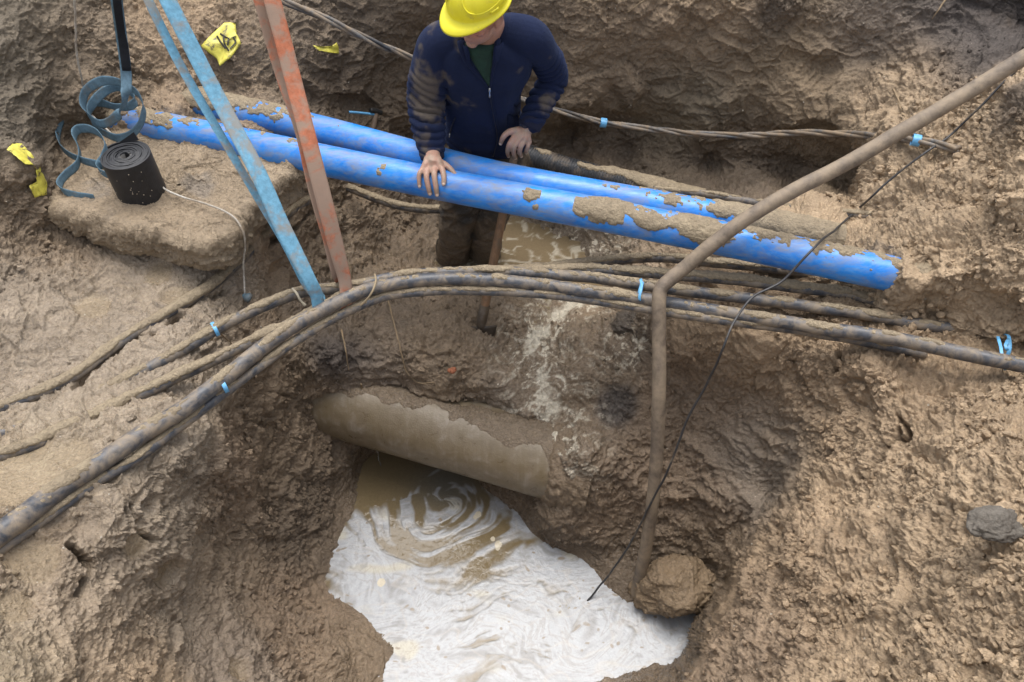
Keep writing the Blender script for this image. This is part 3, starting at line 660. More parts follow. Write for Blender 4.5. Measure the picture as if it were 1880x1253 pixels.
# half-buried cable in the left terrace and the one in the gap beside the clay slab
def half_buried(label, pts, r, dep, amt):
    pp = [GR(x, y, dep) for x, y in pts]; path = catmull(np.array(pp), .012)
    root = empty('buried_cable', tuple(path[0]), label, 'cable')
    adopt(tube('sheath', path, r, 24, M_CABLE), root)
    adopt(crust('mud_cake', path, r, 36, lambda p, n, s: amt-.35+.42*n[:, 2]+.5*fbm(p, 7, 4, 821), .012, sink=.003), root)
half_buried('half-buried black cable running through the mud of the left terrace', [(570,365),(520,400),(470,450),(440,480),(395,520),(350,550),(300,580),(250,610),(205,640),(160,675),(110,705),(40,735),(-40,765)], .022, .014, .15)
# ------------------------------------------------------------------ cables at the back wall
M_TWIST = paint_mat('grey_twisted_cable', (.11, .11, .11), .5, .6, 50, .001, dirt=(.24, .18, .12), dirtamt=.52, dscale=14)
def twisted(label, pts, r, name='twisted_cable'):
    path = catmull(np.array(pts), .010); d, n = frames(path); b = np.cross(d, n)
    s = np.concatenate([[0], np.cumsum(np.linalg.norm(np.diff(path, axis=0), axis=1))])
    root = empty(name, tuple(path[0]), label, 'cable', 'cables strung along the back wall')
    for k in range(3):
        a = s*11+k*2.094+1.5*noise3(path*3, 7)
        q = path+n*(np.cos(a)*r*.55)[:, None]+b*(np.sin(a)*r*.55)[:, None]
        adopt(tube('strand', q, r*.55, 10, M_TWIST if k else paint_mat('dark_strand', (.035, .037, .042), .5, .4, 60, .0008, dirt=(.24, .18, .12), dirtamt=.5)), root)
bp = lambda pts: [PY(x, y, yy) for x, y, yy in pts]
twisted('long twisted grey cable strung along the back wall behind the worker', bp([(470,-30,3.62),(515,0,3.62),(560,18,3.62),(620,45,3.62),(680,75,3.63),(750,104,3.65),(830,135,3.7),(920,170,3.74),(1010,200,3.72),(1060,213,3.66),(1110,226,3.62),(1200,238,3.58),(1290,247,3.52),(1380,249,3.46)])+[GR(x,y,.06) for x,y in ((1460,244),(1540,246),(1620,250),(1680,258),(1725,266),(1760,275))], .017)
def corrugated():
    pts = [P(930,275,1.06),P(985,292,1.08),P(1040,310,1.08),(P(1100,325,1.08)),P(1160,340,1.07),P(1220,356,1.06),P(1290,372,1.04)]
    path = catmull(np.array(pts), .0025); s = np.concatenate([[0], np.cumsum(np.linalg.norm(np.diff(path, axis=0), axis=1))])
    r = .062+.0035*np.sin(s*2*np.pi/.016)
    root = empty('corrugated_conduit', tuple(path[0]), 'ribbed black conduit on the ledge behind the blue pipes, right of the worker', 'conduit')
    adopt(tube('ribbed_hose', path, r, 36, paint_mat('black_ribbed_plastic', (.03, .032, .036), .4, .4, 60, .0006, dirt=(.19, .145, .10), dirtamt=.42, dscale=9)), root)
    adopt(crust('mud_cake', path[::4], .064, 60, lambda p, n, s: .75*n[:, 2]-.78+.5*fbm(p, 6, 4, 831)+.35*sstep(.35, .9, p[:, 0]), .02, sink=.012), root)
corrugated()
cable('muddy cable emerging right of the ribbed conduit and running to the right bank', [(1200,348,1.22),(1240,354,1.24),(1290,356,1.27),(1350,366,1.30),(1420,378,1.34),(1480,386,1.40),(1560,394,1.47),(1600,398,1.49)], .019, .1, name='muddy_cable', group=None)
cable('muddy cable in the shadow under the blue pipes, left of the legs', [(640,345,1.02),(690,365,1.02),(740,380,1.0),(800,385,.98),(850,380,.96)], .022, .2, name='muddy_cable', group=None)

# ------------------------------------------------------------------ suction hose and thin wire
def suction_hose():
    Q = [(1164,1112,1.53),(1172,1070,1.56),(1185,1010,1.61),(1197,930,1.69),(1204,860,1.77),(1208,780,1.86),(1210,700,1.95),(1210,620,2.05),(1210,560,2.12),(1213,532,2.16),(1232,512,2.19),(1262,488,2.22),(1300,455,2.25),(1370,402,2.31),(1450,354,2.37),(1560,297,2.44),(1640,250,2.49),(1760,180,2.56),(1880,106,2.62),(1990,36,2.68)]
    path = catmull(np.array([PY(*q) for q in Q]), .01)
    root = empty('suction_hose', tuple(path[0]), 'thick mud-brown hose bent over the cables and standing in the foamy water', 'hose')
    m = paint_mat('muddy_rubber', (.135, .105, .078), .62, .35, 45, .0014, dirt=(.27, .21, .145), dirtamt=.5, dscale=7)
    adopt(tube('hose_body', path, .0285, 32, m, disp=lambda w: .0015*noise3(w*14, 840)+.0008*noise3(w*60, 841)), root)
suction_hose()
def wire():
    Q = [(1078,1103,.0),(1100,1078,.07),(1150,1010,.33),(1200,915,.74),(1228,860,.92),(1262,770,1.14),(1300,700,1.32),(1328,640,1.50),(1348,590,1.56),(1385,545,1.58),(1440,512,1.62),(1500,450,1.72),(1570,392,1.72)]
    path = catmull(np.array([P(*q) for q in Q[:-1]]+[GR(1545,412,.16), GR(1575,385,.15), GR(1600,362,.14), GR(1640,325,.11), GR(1700,280,.08), GR(1750,245,.055), GR(1800,195,.05), GR(1860,135,.06), GR(1900,100,.06)]), .012)
    path = path+.004*np.stack([noise3(path*9, 844), noise3(path*9, 845), noise3(path*9, 846)], 1)
    o = tube('control_wire', path, .0048, 10, paint_mat('black_wire', (.03, .03, .032), .45, .3, 80, .0004, dirt=(.2, .16, .11), dirtamt=.35, dscale=9))
    tag(o, 'thin black wire hanging beside the brown hose with its end in the foam', 'wire')
wire()

# ------------------------------------------------------------------ slings
M_SBLUE = webbing_mat('light_blue_webbing', (.15, .34, .48), (.25, .23, .20), .50)
M_SORA = webbing_mat('orange_webbing', (.44, .155, .085), (.29, .23, .18), .60)
M_SLATE = webbing_mat('slate_blue_webbing', (.12, .20, .26), (.2, .18, .15), .25)
M_BLACKW = webbing_mat('black_webbing', (.015, .017, .022), (.05, .05, .05), .2)
def view_side(p, q, tw):
    "width vector across the band as seen, turned by tw degrees about the band"
    d = (q-p)/np.linalg.norm(q-p); v = p-np.array([0, 0, CAMH]); v /= np.linalg.norm(v)
    s = np.cross(d, v); s /= np.linalg.norm(s); v2 = np.cross(s, d); a = math.radians(tw)
    return s*math.cos(a)+v2*math.sin(a)
def leg(pts, tws):
    Pn = [PY(*q) for q in pts]; W = []
    for i, p in enumerate(Pn):
        q = Pn[min(i+1, len(Pn)-1)]; o = Pn[max(i-1, 0)]
        W.append(view_side(o, q, tws[i]))
    return Pn, W
def sling(name, label, L, Rr, bottom, width, mat, group):
    lp, lw = leg(*L); rp, rw = leg(*Rr)
    bp_, bw_ = [np.array(b) for b in bottom], [np.array((1., .25, 0))*-1 for _ in bottom]
    # orient consistently
    pts = lp+bp_+rp[::-1]; w = lw+[lw[-1]*.3+np.array(x)*0+lw[-1]*.7 for x in bw_]+[-x for x in rw[::-1]]
    for i in range(1, len(w)):
        if np.dot(w[i], w[i-1]) < 0: w[i] = -w[i]
    o = ribbon(name, pts, w, [width*.62]*len(lp)+[width*.9]*len(bp_)+[width*1.08]*len(rp), .004, mat)
    return tag(o, label, 'sling', group)
def up_ext(px, py, y, k): return (px, py, y)
bb = P(588, 566, 1.42)
sling('lifting_sling', 'light blue webbing sling holding up the left part of the cables', ([(255,-40,2.80),(272,0,2.76),(330,118,2.66),(398,236,2.54),(462,345,2.42),(525,450,2.31),(566,522,2.25)], [25,25,25,30,35,30,20]),
      ([(288,-40,2.78),(308,0,2.74),(392,165,2.60),(470,310,2.42),(520,420,2.29),(566,510,2.19),(582,545,2.17)], [25,25,20,15,8,5,5]), [bb+np.array([-.012,.05,.01]), bb+np.array([0,.0,-.02]), bb+np.array([0,-.03,.0])], .058, M_SBLUE, 'slings holding up the cables')
b2 = P(640, 550, 1.40)
sling('lifting_sling', 'faded orange webbing sling passing under the cables right of the blue sling', ([(462,-40,2.80),(474,0,2.76),(511,130,2.66),(548,240,2.54),(572,345,2.42),(600,440,2.33),(620,505,2.28)], [20,20,25,35,35,30,20]),
      ([(487,-40,2.78),(500,0,2.74),(534,130,2.62),(570,270,2.46),(597,375,2.36),(620,465,2.29),(634,520,2.25)], [20,20,15,12,8,5,5]), [b2+np.array([-.02,.08,.02]), b2+np.array([0,.0,-.02]), b2+np.array([.0,-.05,.0])], .058, M_SORA, 'slings holding up the cables')

# ------------------------------------------------------------------ clay slab, black roll and loose strap
def slab():
    outl = [(92,372),(120,398),(190,424),(280,446),(370,462),(425,452),(452,415),(470,385),(520,350),(560,325),(520,290),(420,262),(300,240),(200,262),(120,318)]
    o = np.array([P(x, y, 1.53) for x, y in outl])[:, :2]; c = o.mean(0)
    e = np.vstack([o, o[:1]]); L = np.concatenate([[0], np.cumsum(np.linalg.norm(np.diff(e, axis=0), axis=1))])
    N = 620; s = np.linspace(0, L[-1], N, endpoint=False); rim = np.stack([np.interp(s, L, e[:, 0]), np.interp(s, L, e[:, 1])], 1)
    for _ in range(10): rim = (np.roll(rim, 1, 0)+rim+np.roll(rim, -1, 0))/3
    prof = [(r, 1.585) for r in np.linspace(.02, .9, 110)]+[(.94, 1.583), (.97, 1.580), (.99, 1.572)]+[(1-.05*(k/26)**1.5, 1.56-.14*k/26) for k in range(26)]+[(.93, 1.412), (.90, 1.405), (.87, 1.40)]+[(r, 1.40) for r in np.linspace(.85, .1, 12)]
    V = np.array([[*(c+(q-c)*r), z] for r, z in prof for q in rim]); M = len(prof)
    G3 = V.reshape(M, N, 3); du = np.roll(G3, -1, 1)-np.roll(G3, 1, 1); dv = np.gradient(G3, axis=0); n = np.cross(du.reshape(-1, 3), -dv.reshape(-1, 3)); n /= np.linalg.norm(n, axis=1)[:, None]+1e-9
    cl = np.full(len(V), .22); side = sstep(.93, .99, np.repeat([p[0] for p in prof], N))
    d = mud_detail(V, cl+.35*side, np.full(len(V), .4), n)*.8+.02*side*fbm(V, 7, 4, 850)
    V2 = V+n*np.where(n[:, 2:] < -.5, 0, d[:, None])
    col = np.array((.30, .235, .16))*(1+.3*fbm(V, 6, 4, 851))[:, None]; gs = sstep(.25, .45, fbm(V, 4, 4, 852))[:, None]*.5; col = col*(1-gs)+np.array((.22, .20, .18))*gs
    ob = mesh_obj('clay_slab', V2, grid_faces(M, N)[:, ::-1], M_MUD, cols=col, attrs={'wet': .35+.2*fbm(V, 5, 3, 853)})
    tag(ob, 'flat slab of pale clay with an undercut front edge, under the black roll', 'clay block')
slab()
SLZ = 1.585
def roll():
    base = P(253, 371, SLZ); c = base+np.array([0, .06, .0]); R, H = .105, .20
    root = empty('rubber_roll', tuple(c), 'black rubber roll standing on end on the clay slab', 'roll')
    m = paint_mat('black_rubber', (.012, .013, .016), .5, .4, 40, .0006, dirt=(.10, .09, .075), dirtamt=.28, dscale=14)
    # wound band: a spiral strip of real thickness
    n = 620; a = np.linspace(0, 2*np.pi*9.3, n); r = .024+(R-.024)*a/a[-1]; r[-22:] += np.linspace(0, .006, 22)
    th = (R-.024)/9.3*.95
    pin = np.stack([c[0]+(r-th)*np.cos(a+.7), c[1]+(r-th)*np.sin(a+.7)], 1); pout = np.stack([c[0]+r*np.cos(a+.7), c[1]+r*np.sin(a+.7)], 1)
    zt = H+.0022*np.sin(a*1.3)+.0016*noise3(np.stack([a*2, a*0, a*0], 1), 5)
    V = np.concatenate([np.column_stack([pin, np.full(n, c[2]-.004)]), np.column_stack([pout, np.full(n, c[2]-.004)]), np.column_stack([pout, c[2]+zt-.001]), np.column_stack([pin+(pout-pin)*.05, c[2]+zt])])
    f = []
    for i in range(n-1):
        for k in range(4):
            k2 = (k+1) % 4; f.append((k*n+i, k2*n+i, k2*n+i+1, k*n+i+1))
    f += [(0, 3*n, 2*n, n), (n-1, 2*n-1, 3*n-1, 4*n-1)]
    adopt(mesh_obj('wound_band', V, f, m, smooth=False), root)
    a = np.linspace(0, 2*np.pi, 60, endpoint=False); core = []
    for rr, z in ((.018, 0), (.024, 0), (.024, H-.004), (.018, H-.004)): core.append(np.column_stack([c[0]+rr*np.cos(a), c[1]+rr*np.sin(a), np.full(60, c[2]+z)]))
    g = grid_faces(5, 60); adopt(mesh_obj('core', np.vstack(core+[core[0]]), g, paint_mat('roll_core', (.09, .085, .08), .6)), root)
    # loose tongue sticking up at the back
    v = [c+np.array((-.052, .085, H-.004)), c+np.array((.022, .108, H-.004)), c+np.array((.012, .112, H+.032)), c+np.array((-.048, .087, H+.002))]
    v = v+[q+np.array((.002, .004, 0)) for q in v]
    adopt(mesh_obj('loose_end', v, [(0,1,2,3),(7,6,5,4),(0,4,5,1),(1,5,6,2),(2,6,7,3),(3,7,4,0)], m, smooth=False), root)
    # flecks of mud
    fl = []; ff = []
    for k in range(26):
        t = random.uniform(3.6, 5.9); z = random.uniform(.02, .18); s = random.uniform(.0015, .0035)
        o = c+np.array((math.cos(t)*(R+.0065), math.sin(t)*(R+.0065), z)); b0 = len(fl)
        for dx, dy, dz in ((1,0,0),(-1,0,0),(0,1,0),(0,-1,0),(0,0,1),(0,0,-1)): fl.append(o+np.array((dx, dy, dz))*s)
        ff += [tuple(b0+i for i in q) for q in ((0,2,4),(2,1,4),(1,3,4),(3,0,4),(2,0,5),(1,2,5),(3,1,5),(0,3,5))]
    sp = mesh_obj('mud_flecks', fl, ff, mud_material('dry_fleck', (.4, .35, .27), .1)); adopt(sp, root); sp['kind'] = 'stuff'
roll()
def coil():
    U = np.array((0, 0, 1.)); F_ = np.array((.1, 1., .15))
    S1 = [(212,-40,2.34),(214,0,2.27),(222,60,2.09),(231,130,1.93),(231,173,1.85),(224,201,1.77),(207,220,1.715),(185,228,1.70),(166,216,1.72),(153,195,1.76),(157,169,1.81),(179,152,1.84),(202,148,1.85),(228,155,1.83),(252,172,1.79),(263,195,1.745),(260,223,1.69),(243,246,1.655),(218,254,1.64),(194,246,1.645),(172,231,1.665),(164,207,1.70),(175,184,1.74),(194,167,1.76),(215,161,1.76),(240,170,1.74),(248,184,1.72),(240,195,1.70),(214,197,1.70),(186,189,1.70),(158,188,1.695),(129,199,1.68),(114,216,1.66),(106,245,1.635),(112,270,1.62),(131,286,1.62),(155,296,1.615),(183,303,1.613),(215,308,1.613),(240,312,1.613)]
    S2 = [(232,326,1.613),(210,324,1.613),(190,319,1.613),(180,308,1.613),(191,290,1.63),(195,269,1.66),(184,248,1.68),(164,237,1.685),(143,238,1.675),(136,251,1.66),(146,276,1.64),(142,302,1.62),(121,321,1.612),(109,338,1.612),(115,351,1.610),(140,360,1.605),(174,364,1.60)]
    def rb(nm, S, blackto, ws, parent):
        S = [(x, y, z+.012) for x, y, z in S]
        Q = [P(*q) for q in S]; W = []
        for i, q in enumerate(Q):
            w = U.copy()
            if S[i][1] < 140: w = np.array((.75, .35, .1))
            elif S[i][1] < 215 and i < 6: w = np.array((.6, .3, .6))
            W.append(w+.15*np.array([math.sin(i*1.3), math.cos(i*1.7), 0]))
        return ribbon(nm, Q, W, ws, .0028, M_SLATE, step=.012)
    root = empty('loose_strap', tuple(P(172, 364, 1.59)), 'slate blue strap hanging from above and lying in loose loops left of the black roll', 'strap')
    adopt(rb('hanging_length', S1, 0, .044, root), root); adopt(rb('trailing_end', S2, 0, .044, root), root)
    Q = [P(x+4, y, z+.006) for x, y, z in S1[:4]]; Q = [q-np.array([0, .010, -.006]) for q in Q]
    adopt(ribbon('black_sleeve', Q, [np.array((.75, .35, .1))]*len(Q), .036, .008, M_BLACKW), root)
coil()
def cord():
    Q = [PY(136,-40,2.98), PY(137,0,3.0), PY(139,50,3.04), PY(141,100,3.08), PY(152,155,3.16), PY(160,195,3.22)]+[P(*q) for q in [(172,215,1.66),(190,232,1.64),(215,255,1.63),(235,270,1.61),(262,300,1.61),(296,342,1.612),(330,360,1.612),(370,372,1.614),(405,385,1.614),(430,400,1.612),(446,425,1.59),(450,450,1.52),(447,480,1.42),(448,510,1.33),(450,540,1.27)]]
    path = catmull(np.array(Q), .01); path = path+.002*np.stack([noise3(path*20, 860), noise3(path*20, 861), 0*path[:, 0]], 1)
    root = empty('white_cord', tuple(path[-1]), 'thin dirty white cord passing behind the black roll and hanging over the slab edge', 'cord')
    adopt(tube('cord_line', path, .0042, 10, paint_mat('dirty_white_cord', (.45, .42, .37), .8, .35, 90, .0006, dirt=(.22, .17, .12), dirtamt=.42, dscale=5)), root)
    c = P(461, 550, 1.25)
    v = []; 
    n = 24; a = np.linspace(0, 2*np.pi, n, endpoint=False)
    rings = [(.016, 0), (.022, .004), (.022, .018), (.013, .030), (.006, .04)]
    ax = np.array((-.8, .2, .5)); ax /= np.linalg.norm(ax); s = np.cross(ax, U0); s /= np.linalg.norm(s); t = np.cross(ax, s)
    for r, h in rings: v.append(c+ax*h+s*(np.cos(a)*r)[:, None]+t*(np.sin(a)*r)[:, None])
    f = [tuple(int(x) for x in q) for q in grid_faces(len(rings), n)]+[tuple(range(n-1, -1, -1))]
    adopt(mesh_obj('blue_plug', np.vstack(v), f, paint_mat('blue_grey_plastic', (.10, .22, .30), .35, dirt=(.1, .08, .06), dirtamt=.45)), root)
U0 = np.array((0, 0, 1.))
cord()

# ------------------------------------------------------------------ torn yellow tape
def tape_mat():
    m, t, b = new_mat('yellow_tape'); co = coords(t); n = noise_n(t, co, 22, 8, .7, .8)
    c = ramp(t, n, [(.36, (.10, .085, .04)), (.44, (.50, .44, .06)), (.62, (.68, .62, .10))]).outputs[0]; t.links.new(c, b.inputs['Base Color']); b.inputs['Roughness'].default_value = .4; bump(t, b, n, .003, .7); return m
M_TAPE = tape_mat(); M_INK = paint_mat('smudged_print', (.03, .028, .02), .6, .5, 60)
def tape(label, outl, dep, marks=(), curl=.02, sd=0):
    Q = [GR(x, y, dep) for x, y in outl]; c = np.mean(Q, 0); V = [c]; f = []; K = 6; n = len(Q)
    fine = []
    for i in range(n):
        a, b = Q[i], Q[(i+1) % n]
        for k in range(4): fine.append(a+(b-a)*k/4)
    fine = np.array(fine); m = len(fine); fine = fine+.004*np.stack([noise3(fine*70, 871+sd), noise3(fine*70, 872), noise3(fine*70, 873)], 1)
    rings = [c+(fine-c)*r for r in np.linspace(1/K, 1, K)]; V = np.vstack([[c]]+rings)
    view = np.array([0, 0, CAMH])-c; view /= np.linalg.norm(view)
    V = V+view*(curl*noise3(V*14, 870+sd)+.4*curl*noise3(V*40, 874))[:, None]
    T = V-view*.0012; N = len(V)
    for i in range(m): f.append((0, 1+i, 1+(i+1) % m))
    for r in range(K-1):
        for i in range(m): f.append((1+r*m+i, 1+(r+1)*m+i, 1+(r+1)*m+(i+1) % m, 1+r*m+(i+1) % m))
    f2 = [tuple(N+q for q in reversed(z)) for z in f]
    for i in range(m):
        a, b = 1+(K-1)*m+i, 1+(K-1)*m+(i+1) % m; f2.append((a, N+a, N+b, b))
    root = empty('torn_tape', tuple(c), label, 'tape', 'torn pieces of yellow warning tape')
    adopt(mesh_obj('film', np.vstack([V, T]), f+f2, M_TAPE), root)
    for mk in marks:
        pp = np.array([GR(x, y, dep) for x, y in mk]); pp = catmull(pp, .006); pp = pp+view*(.003+curl*noise3(pp*14, 870+sd)+.4*curl*noise3(pp*40, 874))[:, None]
        adopt(ribbon('printed_mark', pp, [np.array((1., 0, .2))]*len(pp), .009, .001, M_INK, step=.01), root)
tape('crumpled square of yellow tape with black lettering', [(369,84),(388,64),(412,42),(432,42),(434,62),(443,80),(424,106),(404,121),(398,108)], .045, [[(398,66),(404,76),(414,90)],[(404,62),(418,70),(434,66)],[(410,64),(412,80),(420,94)],[(420,70),(418,84)],[(428,68),(432,78),(422,90)]], .015, 1)
tape('small torn strip of yellow tape between orange sling and grey cable', [(574,84),(590,86),(612,85),(618,78),(622,90),(622,99),(604,97),(586,94)], .03, (), .012, 2)
tape('ragged yellow strip of tape hanging down the left bank', [(13,275),(22,264),(40,264),(56,280),(70,298),(76,310),(74,318),(62,304),(46,302),(30,288)], .075, (), .018, 3)
tape('lower scrap of yellow tape on the left bank beside the slab', [(66,312),(78,318),(87,336),(86,358),(64,364),(53,342),(68,334)], .055, (), .018, 4)

# ------------------------------------------------------------------ blue ties and tags
M_TAG = paint_mat('light_blue_tape', (.12, .36, .62), .45, .25, 40, .001, dirt=(.2, .2, .2), dirtamt=.3)
def ringtie(label, c, axis, r, w, tails=(), name='cable_tie'):
    axis = np.array(axis, float); axis /= np.linalg.norm(axis); s = np.cross(axis, U0); s /= np.linalg.norm(s); t = np.cross(s, axis)
    a = np.linspace(0, 2*np.pi, 26); pts = [c+s*math.cos(q)*r+t*math.sin(q)*r*(1+.08*math.sin(3*q)) for q in a]
    root = empty(name, tuple(c), label, 'tie', 'light blue tape tied round cables')
    adopt(ribbon('wrap', pts, [axis]*26, w, .0018, M_TAG), root)
    for tl in tails: adopt(ribbon('tail', [P(*q) for q in tl], [axis+.3*U0]*len(tl), w*.8, .0015, M_TAG), root)
ringtie('light blue tape tied round the cables left of the brown hose', P(1175, 538, 1.455), (1, -.3, 0), .044, .014, [[(1176,512,1.50),(1178,524,1.50),(1174,545,1.49),(1175,562,1.44)]])
ringtie('light blue tape knotted round the cables near the right edge', P(1841, 642, 1.54), (1, -.3, 0), .056, .014, [[(1832,618,1.60),(1838,640,1.61),(1840,660,1.60),(1846,680,1.55)], [(1852,622,1.6),(1846,634,1.61),(1850,644,1.6)]])
ringtie('light blue tape ring on the cable at the left bank', P(395, 605, 1.39), (.9, .6, 0), .030, .015)
ringtie('small bit of blue tape on the cable above the left mud bank', P(411, 708, 1.475), (.9, .6, 0), .030, .016)
ringtie('light blue tag on the grey cable right of the worker', PY(1108, 226, 3.61), (1, -.1, -.1), .024, .034, [])
ringtie('light blue tag on the grey cable beneath the brown hose', GR(1682, 258, .07), (1, -.4, 0), .024, .034, [])
def blue_peg():
    root = empty('bracket', tuple(P(690, 240, 1.15)), 'muddy stub with a light blue arm in the wall left of the worker', 'bracket')
    adopt(tube('arm', catmull(np.array([GR(641,206,.035), GR(665,208,.05), GR(691,211,.06)]), .01), .007, 12, M_TAG), root)
    adopt(tube('stub', catmull(np.array([GR(690,205,.05), GR(688,222,.06), GR(684,245,.06), GR(682,262,.03)]), .01), .016, 14, paint_mat('muddy_stub', (.14, .10, .07), .6, .3), disp=lambda w: .002*noise3(w*40, 3)), root)
    adopt(tube('collar', catmull(np.array([GR(680,203,.06), GR(690,204,.06), GR(700,208,.06)]), .005), .014, 14, paint_mat('black_collar', (.02, .02, .02), .4)), root)
blue_peg()
def twine():
    pts = [P(688,504,1.51),P(690,516,1.53),P(684,535,1.52),P(672,552,1.48),P(655,566,1.44),P(636,575,1.42),P(618,580,1.42)]
    o = tube('twine', catmull(np.array(pts), .006), .0042, 10, paint_mat('brown_twine', (.27, .21, .13), .8, .3), disp=lambda w: .0008*noise3(w*90, 3)); tag(o, 'loop of brown twine round the cables right of the orange sling', 'twine')
    pts = [P(537,530,1.46),P(545,540,1.47),P(552,552,1.45),P(561,562,1.43)]
    o = tube('twine', catmull(np.array(pts), .004), .005, 10, paint_mat('frayed_cord', (.40, .35, .26), .8, .3), disp=lambda w: .0018*noise3(w*60, 3)); tag(o, 'frayed knot of cord beside the foot of the light blue sling', 'twine')
twine()

# ------------------------------------------------------------------ mud boulder, dark clod, brick chip, crumbs, pebbles, roots
def lump(name, label, c, rad, col, clodv, cat, sub=6, sq=(1, 1, 1), wetv=.5, group=None, det=1.0):
    bm = bmesh.new(); bmesh.ops.create_icosphere(bm, subdivisions=sub, radius=1); v = np.array([q.co[:] for q in bm.verts]); f = np.array([[q.index for q in z.verts] for z in bm.faces]); bm.free()
    n = v.copy(); p = c+v*rad*np.array(sq)
    d = rad*.55*fbm(p/rad*.6, 1.4, 3, 900+int(c[0]*100) % 50)+det*mud_detail(p, np.full(len(p), clodv), np.full(len(p), .4), n)
    p = p+n*d[:, None]; cc = np.array(col)*(1+.3*fbm(p, 8, 3, 901))[:, None]
    o = mesh_obj(name, p, f, M_MUD, cols=cc, attrs={'wet': np.full(len(p), wetv)}); return tag(o, label, cat, group)
lump('clay_boulder', 'round boulder of brown clay at the water\'s edge, right of the hose end', P(1242, 1070, .10), .165, BRN, .3, 'clay lump', sq=(1.0, .9, .85), wetv=.55, det=1.0)
lump('peat_clod', 'dark grey clod lying on the right-hand bank', P(1826, 966, 1.80), .050, (.15, .135, .115), .45, 'clod', 5, (1.5, .9, .5), .05, det=.45)
lump('peat_clod', 'dark wet clod below the cables beside the brown hose', P(1165, 596, .80), .075, (.085, .068, .052), .8, 'clod', 5, (1.5, 1, .5), .8, det=.7)
lump('brick_chip', 'small orange-red brick chip in the mud above the drain pipe', P(829, 680, .80), .016, (.38, .14, .07), .1, 'brick', 4, (1.2, .9, .6), .2, det=.15)
def spade():
    a = P(948, 266, 1.632); b = P(884, 592, .80)
    root = empty('spade', tuple(b), 'wooden-handled spade under the worker\'s left hand, blade in the mud', 'spade')
    path = np.linspace(a, b, 90); u = np.linspace(0, 1, 90)
    m = paint_mat('muddy_wood', (.23, .135, .075), .6, .3, 20, .001, dirt=(.17, .13, .09), dirtamt=.45, dscale=8, stretch=(3, 3, .5))
    adopt(tube('shaft', path, .018+.005*np.clip(u*1.3, 0, 1), 22, m), root)
    d = (b-a)/np.linalg.norm(b-a)
    adopt(tube('socket', np.array([b-d*.10, b-d*.05, b, b+d*.06]), np.array([.0255, .027, .026, .015]), 22, paint_mat('spade_steel', (.16, .14, .12), .45, .3, 30, .001, metal=.5, dirt=(.12, .09, .06), dirtamt=.5)), root)
    # blade: curved plate
    X = np.array((1., .05, 0)); X /= np.linalg.norm(X); up = np.cross(X, d); V = []
    nu, nv = 13, 14
    for side in (0, 1):
        for j in range(nv):
            t = j/(nv-1); w = .085*(1-.15*t-.65*max(0, t-.75)**1.3*2)
            for i in range(nu):
                s = -1+2*i/(nu-1)
                V.append(b+d*(.02+.20*t)+X*s*w+up*(.018*s*s-.01-.0025*side))
    f = []; q = nu*nv
    for j in range(nv-1):
        for i in range(nu-1):
            k = j*nu+i; f += [(k, k+1, k+nu+1, k+nu), (q+k+nu, q+k+nu+1, q+k+1, q+k)]
    rimi = [i for i in range(nu)]+[j*nu+nu-1 for j in range(1, nv)]+[(nv-1)*nu+i for i in range(nu-2, -1, -1)]+[j*nu for j in range(nv-2, 0, -1)]
    for x, y in zip(rimi, rimi[1:]+rimi[:1]): f.append((x, q+x, q+y, y))
    adopt(mesh_obj('blade', V, f, paint_mat('blade_steel', (.05, .045, .04), .4, .3, 30, .001, metal=.4, dirt=(.1, .075, .05), dirtamt=.55)), root)
spade()
def roots():
    R = [[(627,605,.05),(634,640,.07),(640,680,.05)], [(712,550,.10),(722,590,.08),(735,640,.06),(745,680,.03),(765,702,.03),(790,703,.02),(830,695,.02)], [(663,705,.03),(668,740,.02),(690,790,.02)],[(1640,165,.03),(1650,185,.03),(1655,205,.03),(1668,228,.03)],[(1735,0,.03),(1722,20,.04),(1712,35,.02)],[(1190,-5,.05),(1170,10,.05),(1150,25,.03)],[(665,245,.1),(690,242,.12),(712,238,.08)],[(388,625,.05),(400,610,.12),(425,632,.05)]]
    L = ['thin root hanging left of the drain pipe', 'long thin root trailing down the mud above the drain pipe', 'root stuck to the upper left of the drain pipe', 'thin pale root on the back wall above the brown hose', 'pale root near the top right corner', 'root sticking out of the wall above the worker\'s shoulder', 'twig across the muddy stub left of the worker', 'twig crossing the cable beside the left bank']
    m = paint_mat('root', (.22, .16, .095), .75, .3)
    for pts, l in zip(R, L):
        path = catmull(np.array([GR(x, y, d) for x, y, d in pts]), .006)
        path = path+.004*np.stack([noise3(path*30, 910), noise3(path*30, 911), noise3(path*30, 912)], 1)
        o = tube('root', path, np.linspace(.0048, .0022, len(path)), 8, m); tag(o, l, 'root', 'roots in the soil')
roots()
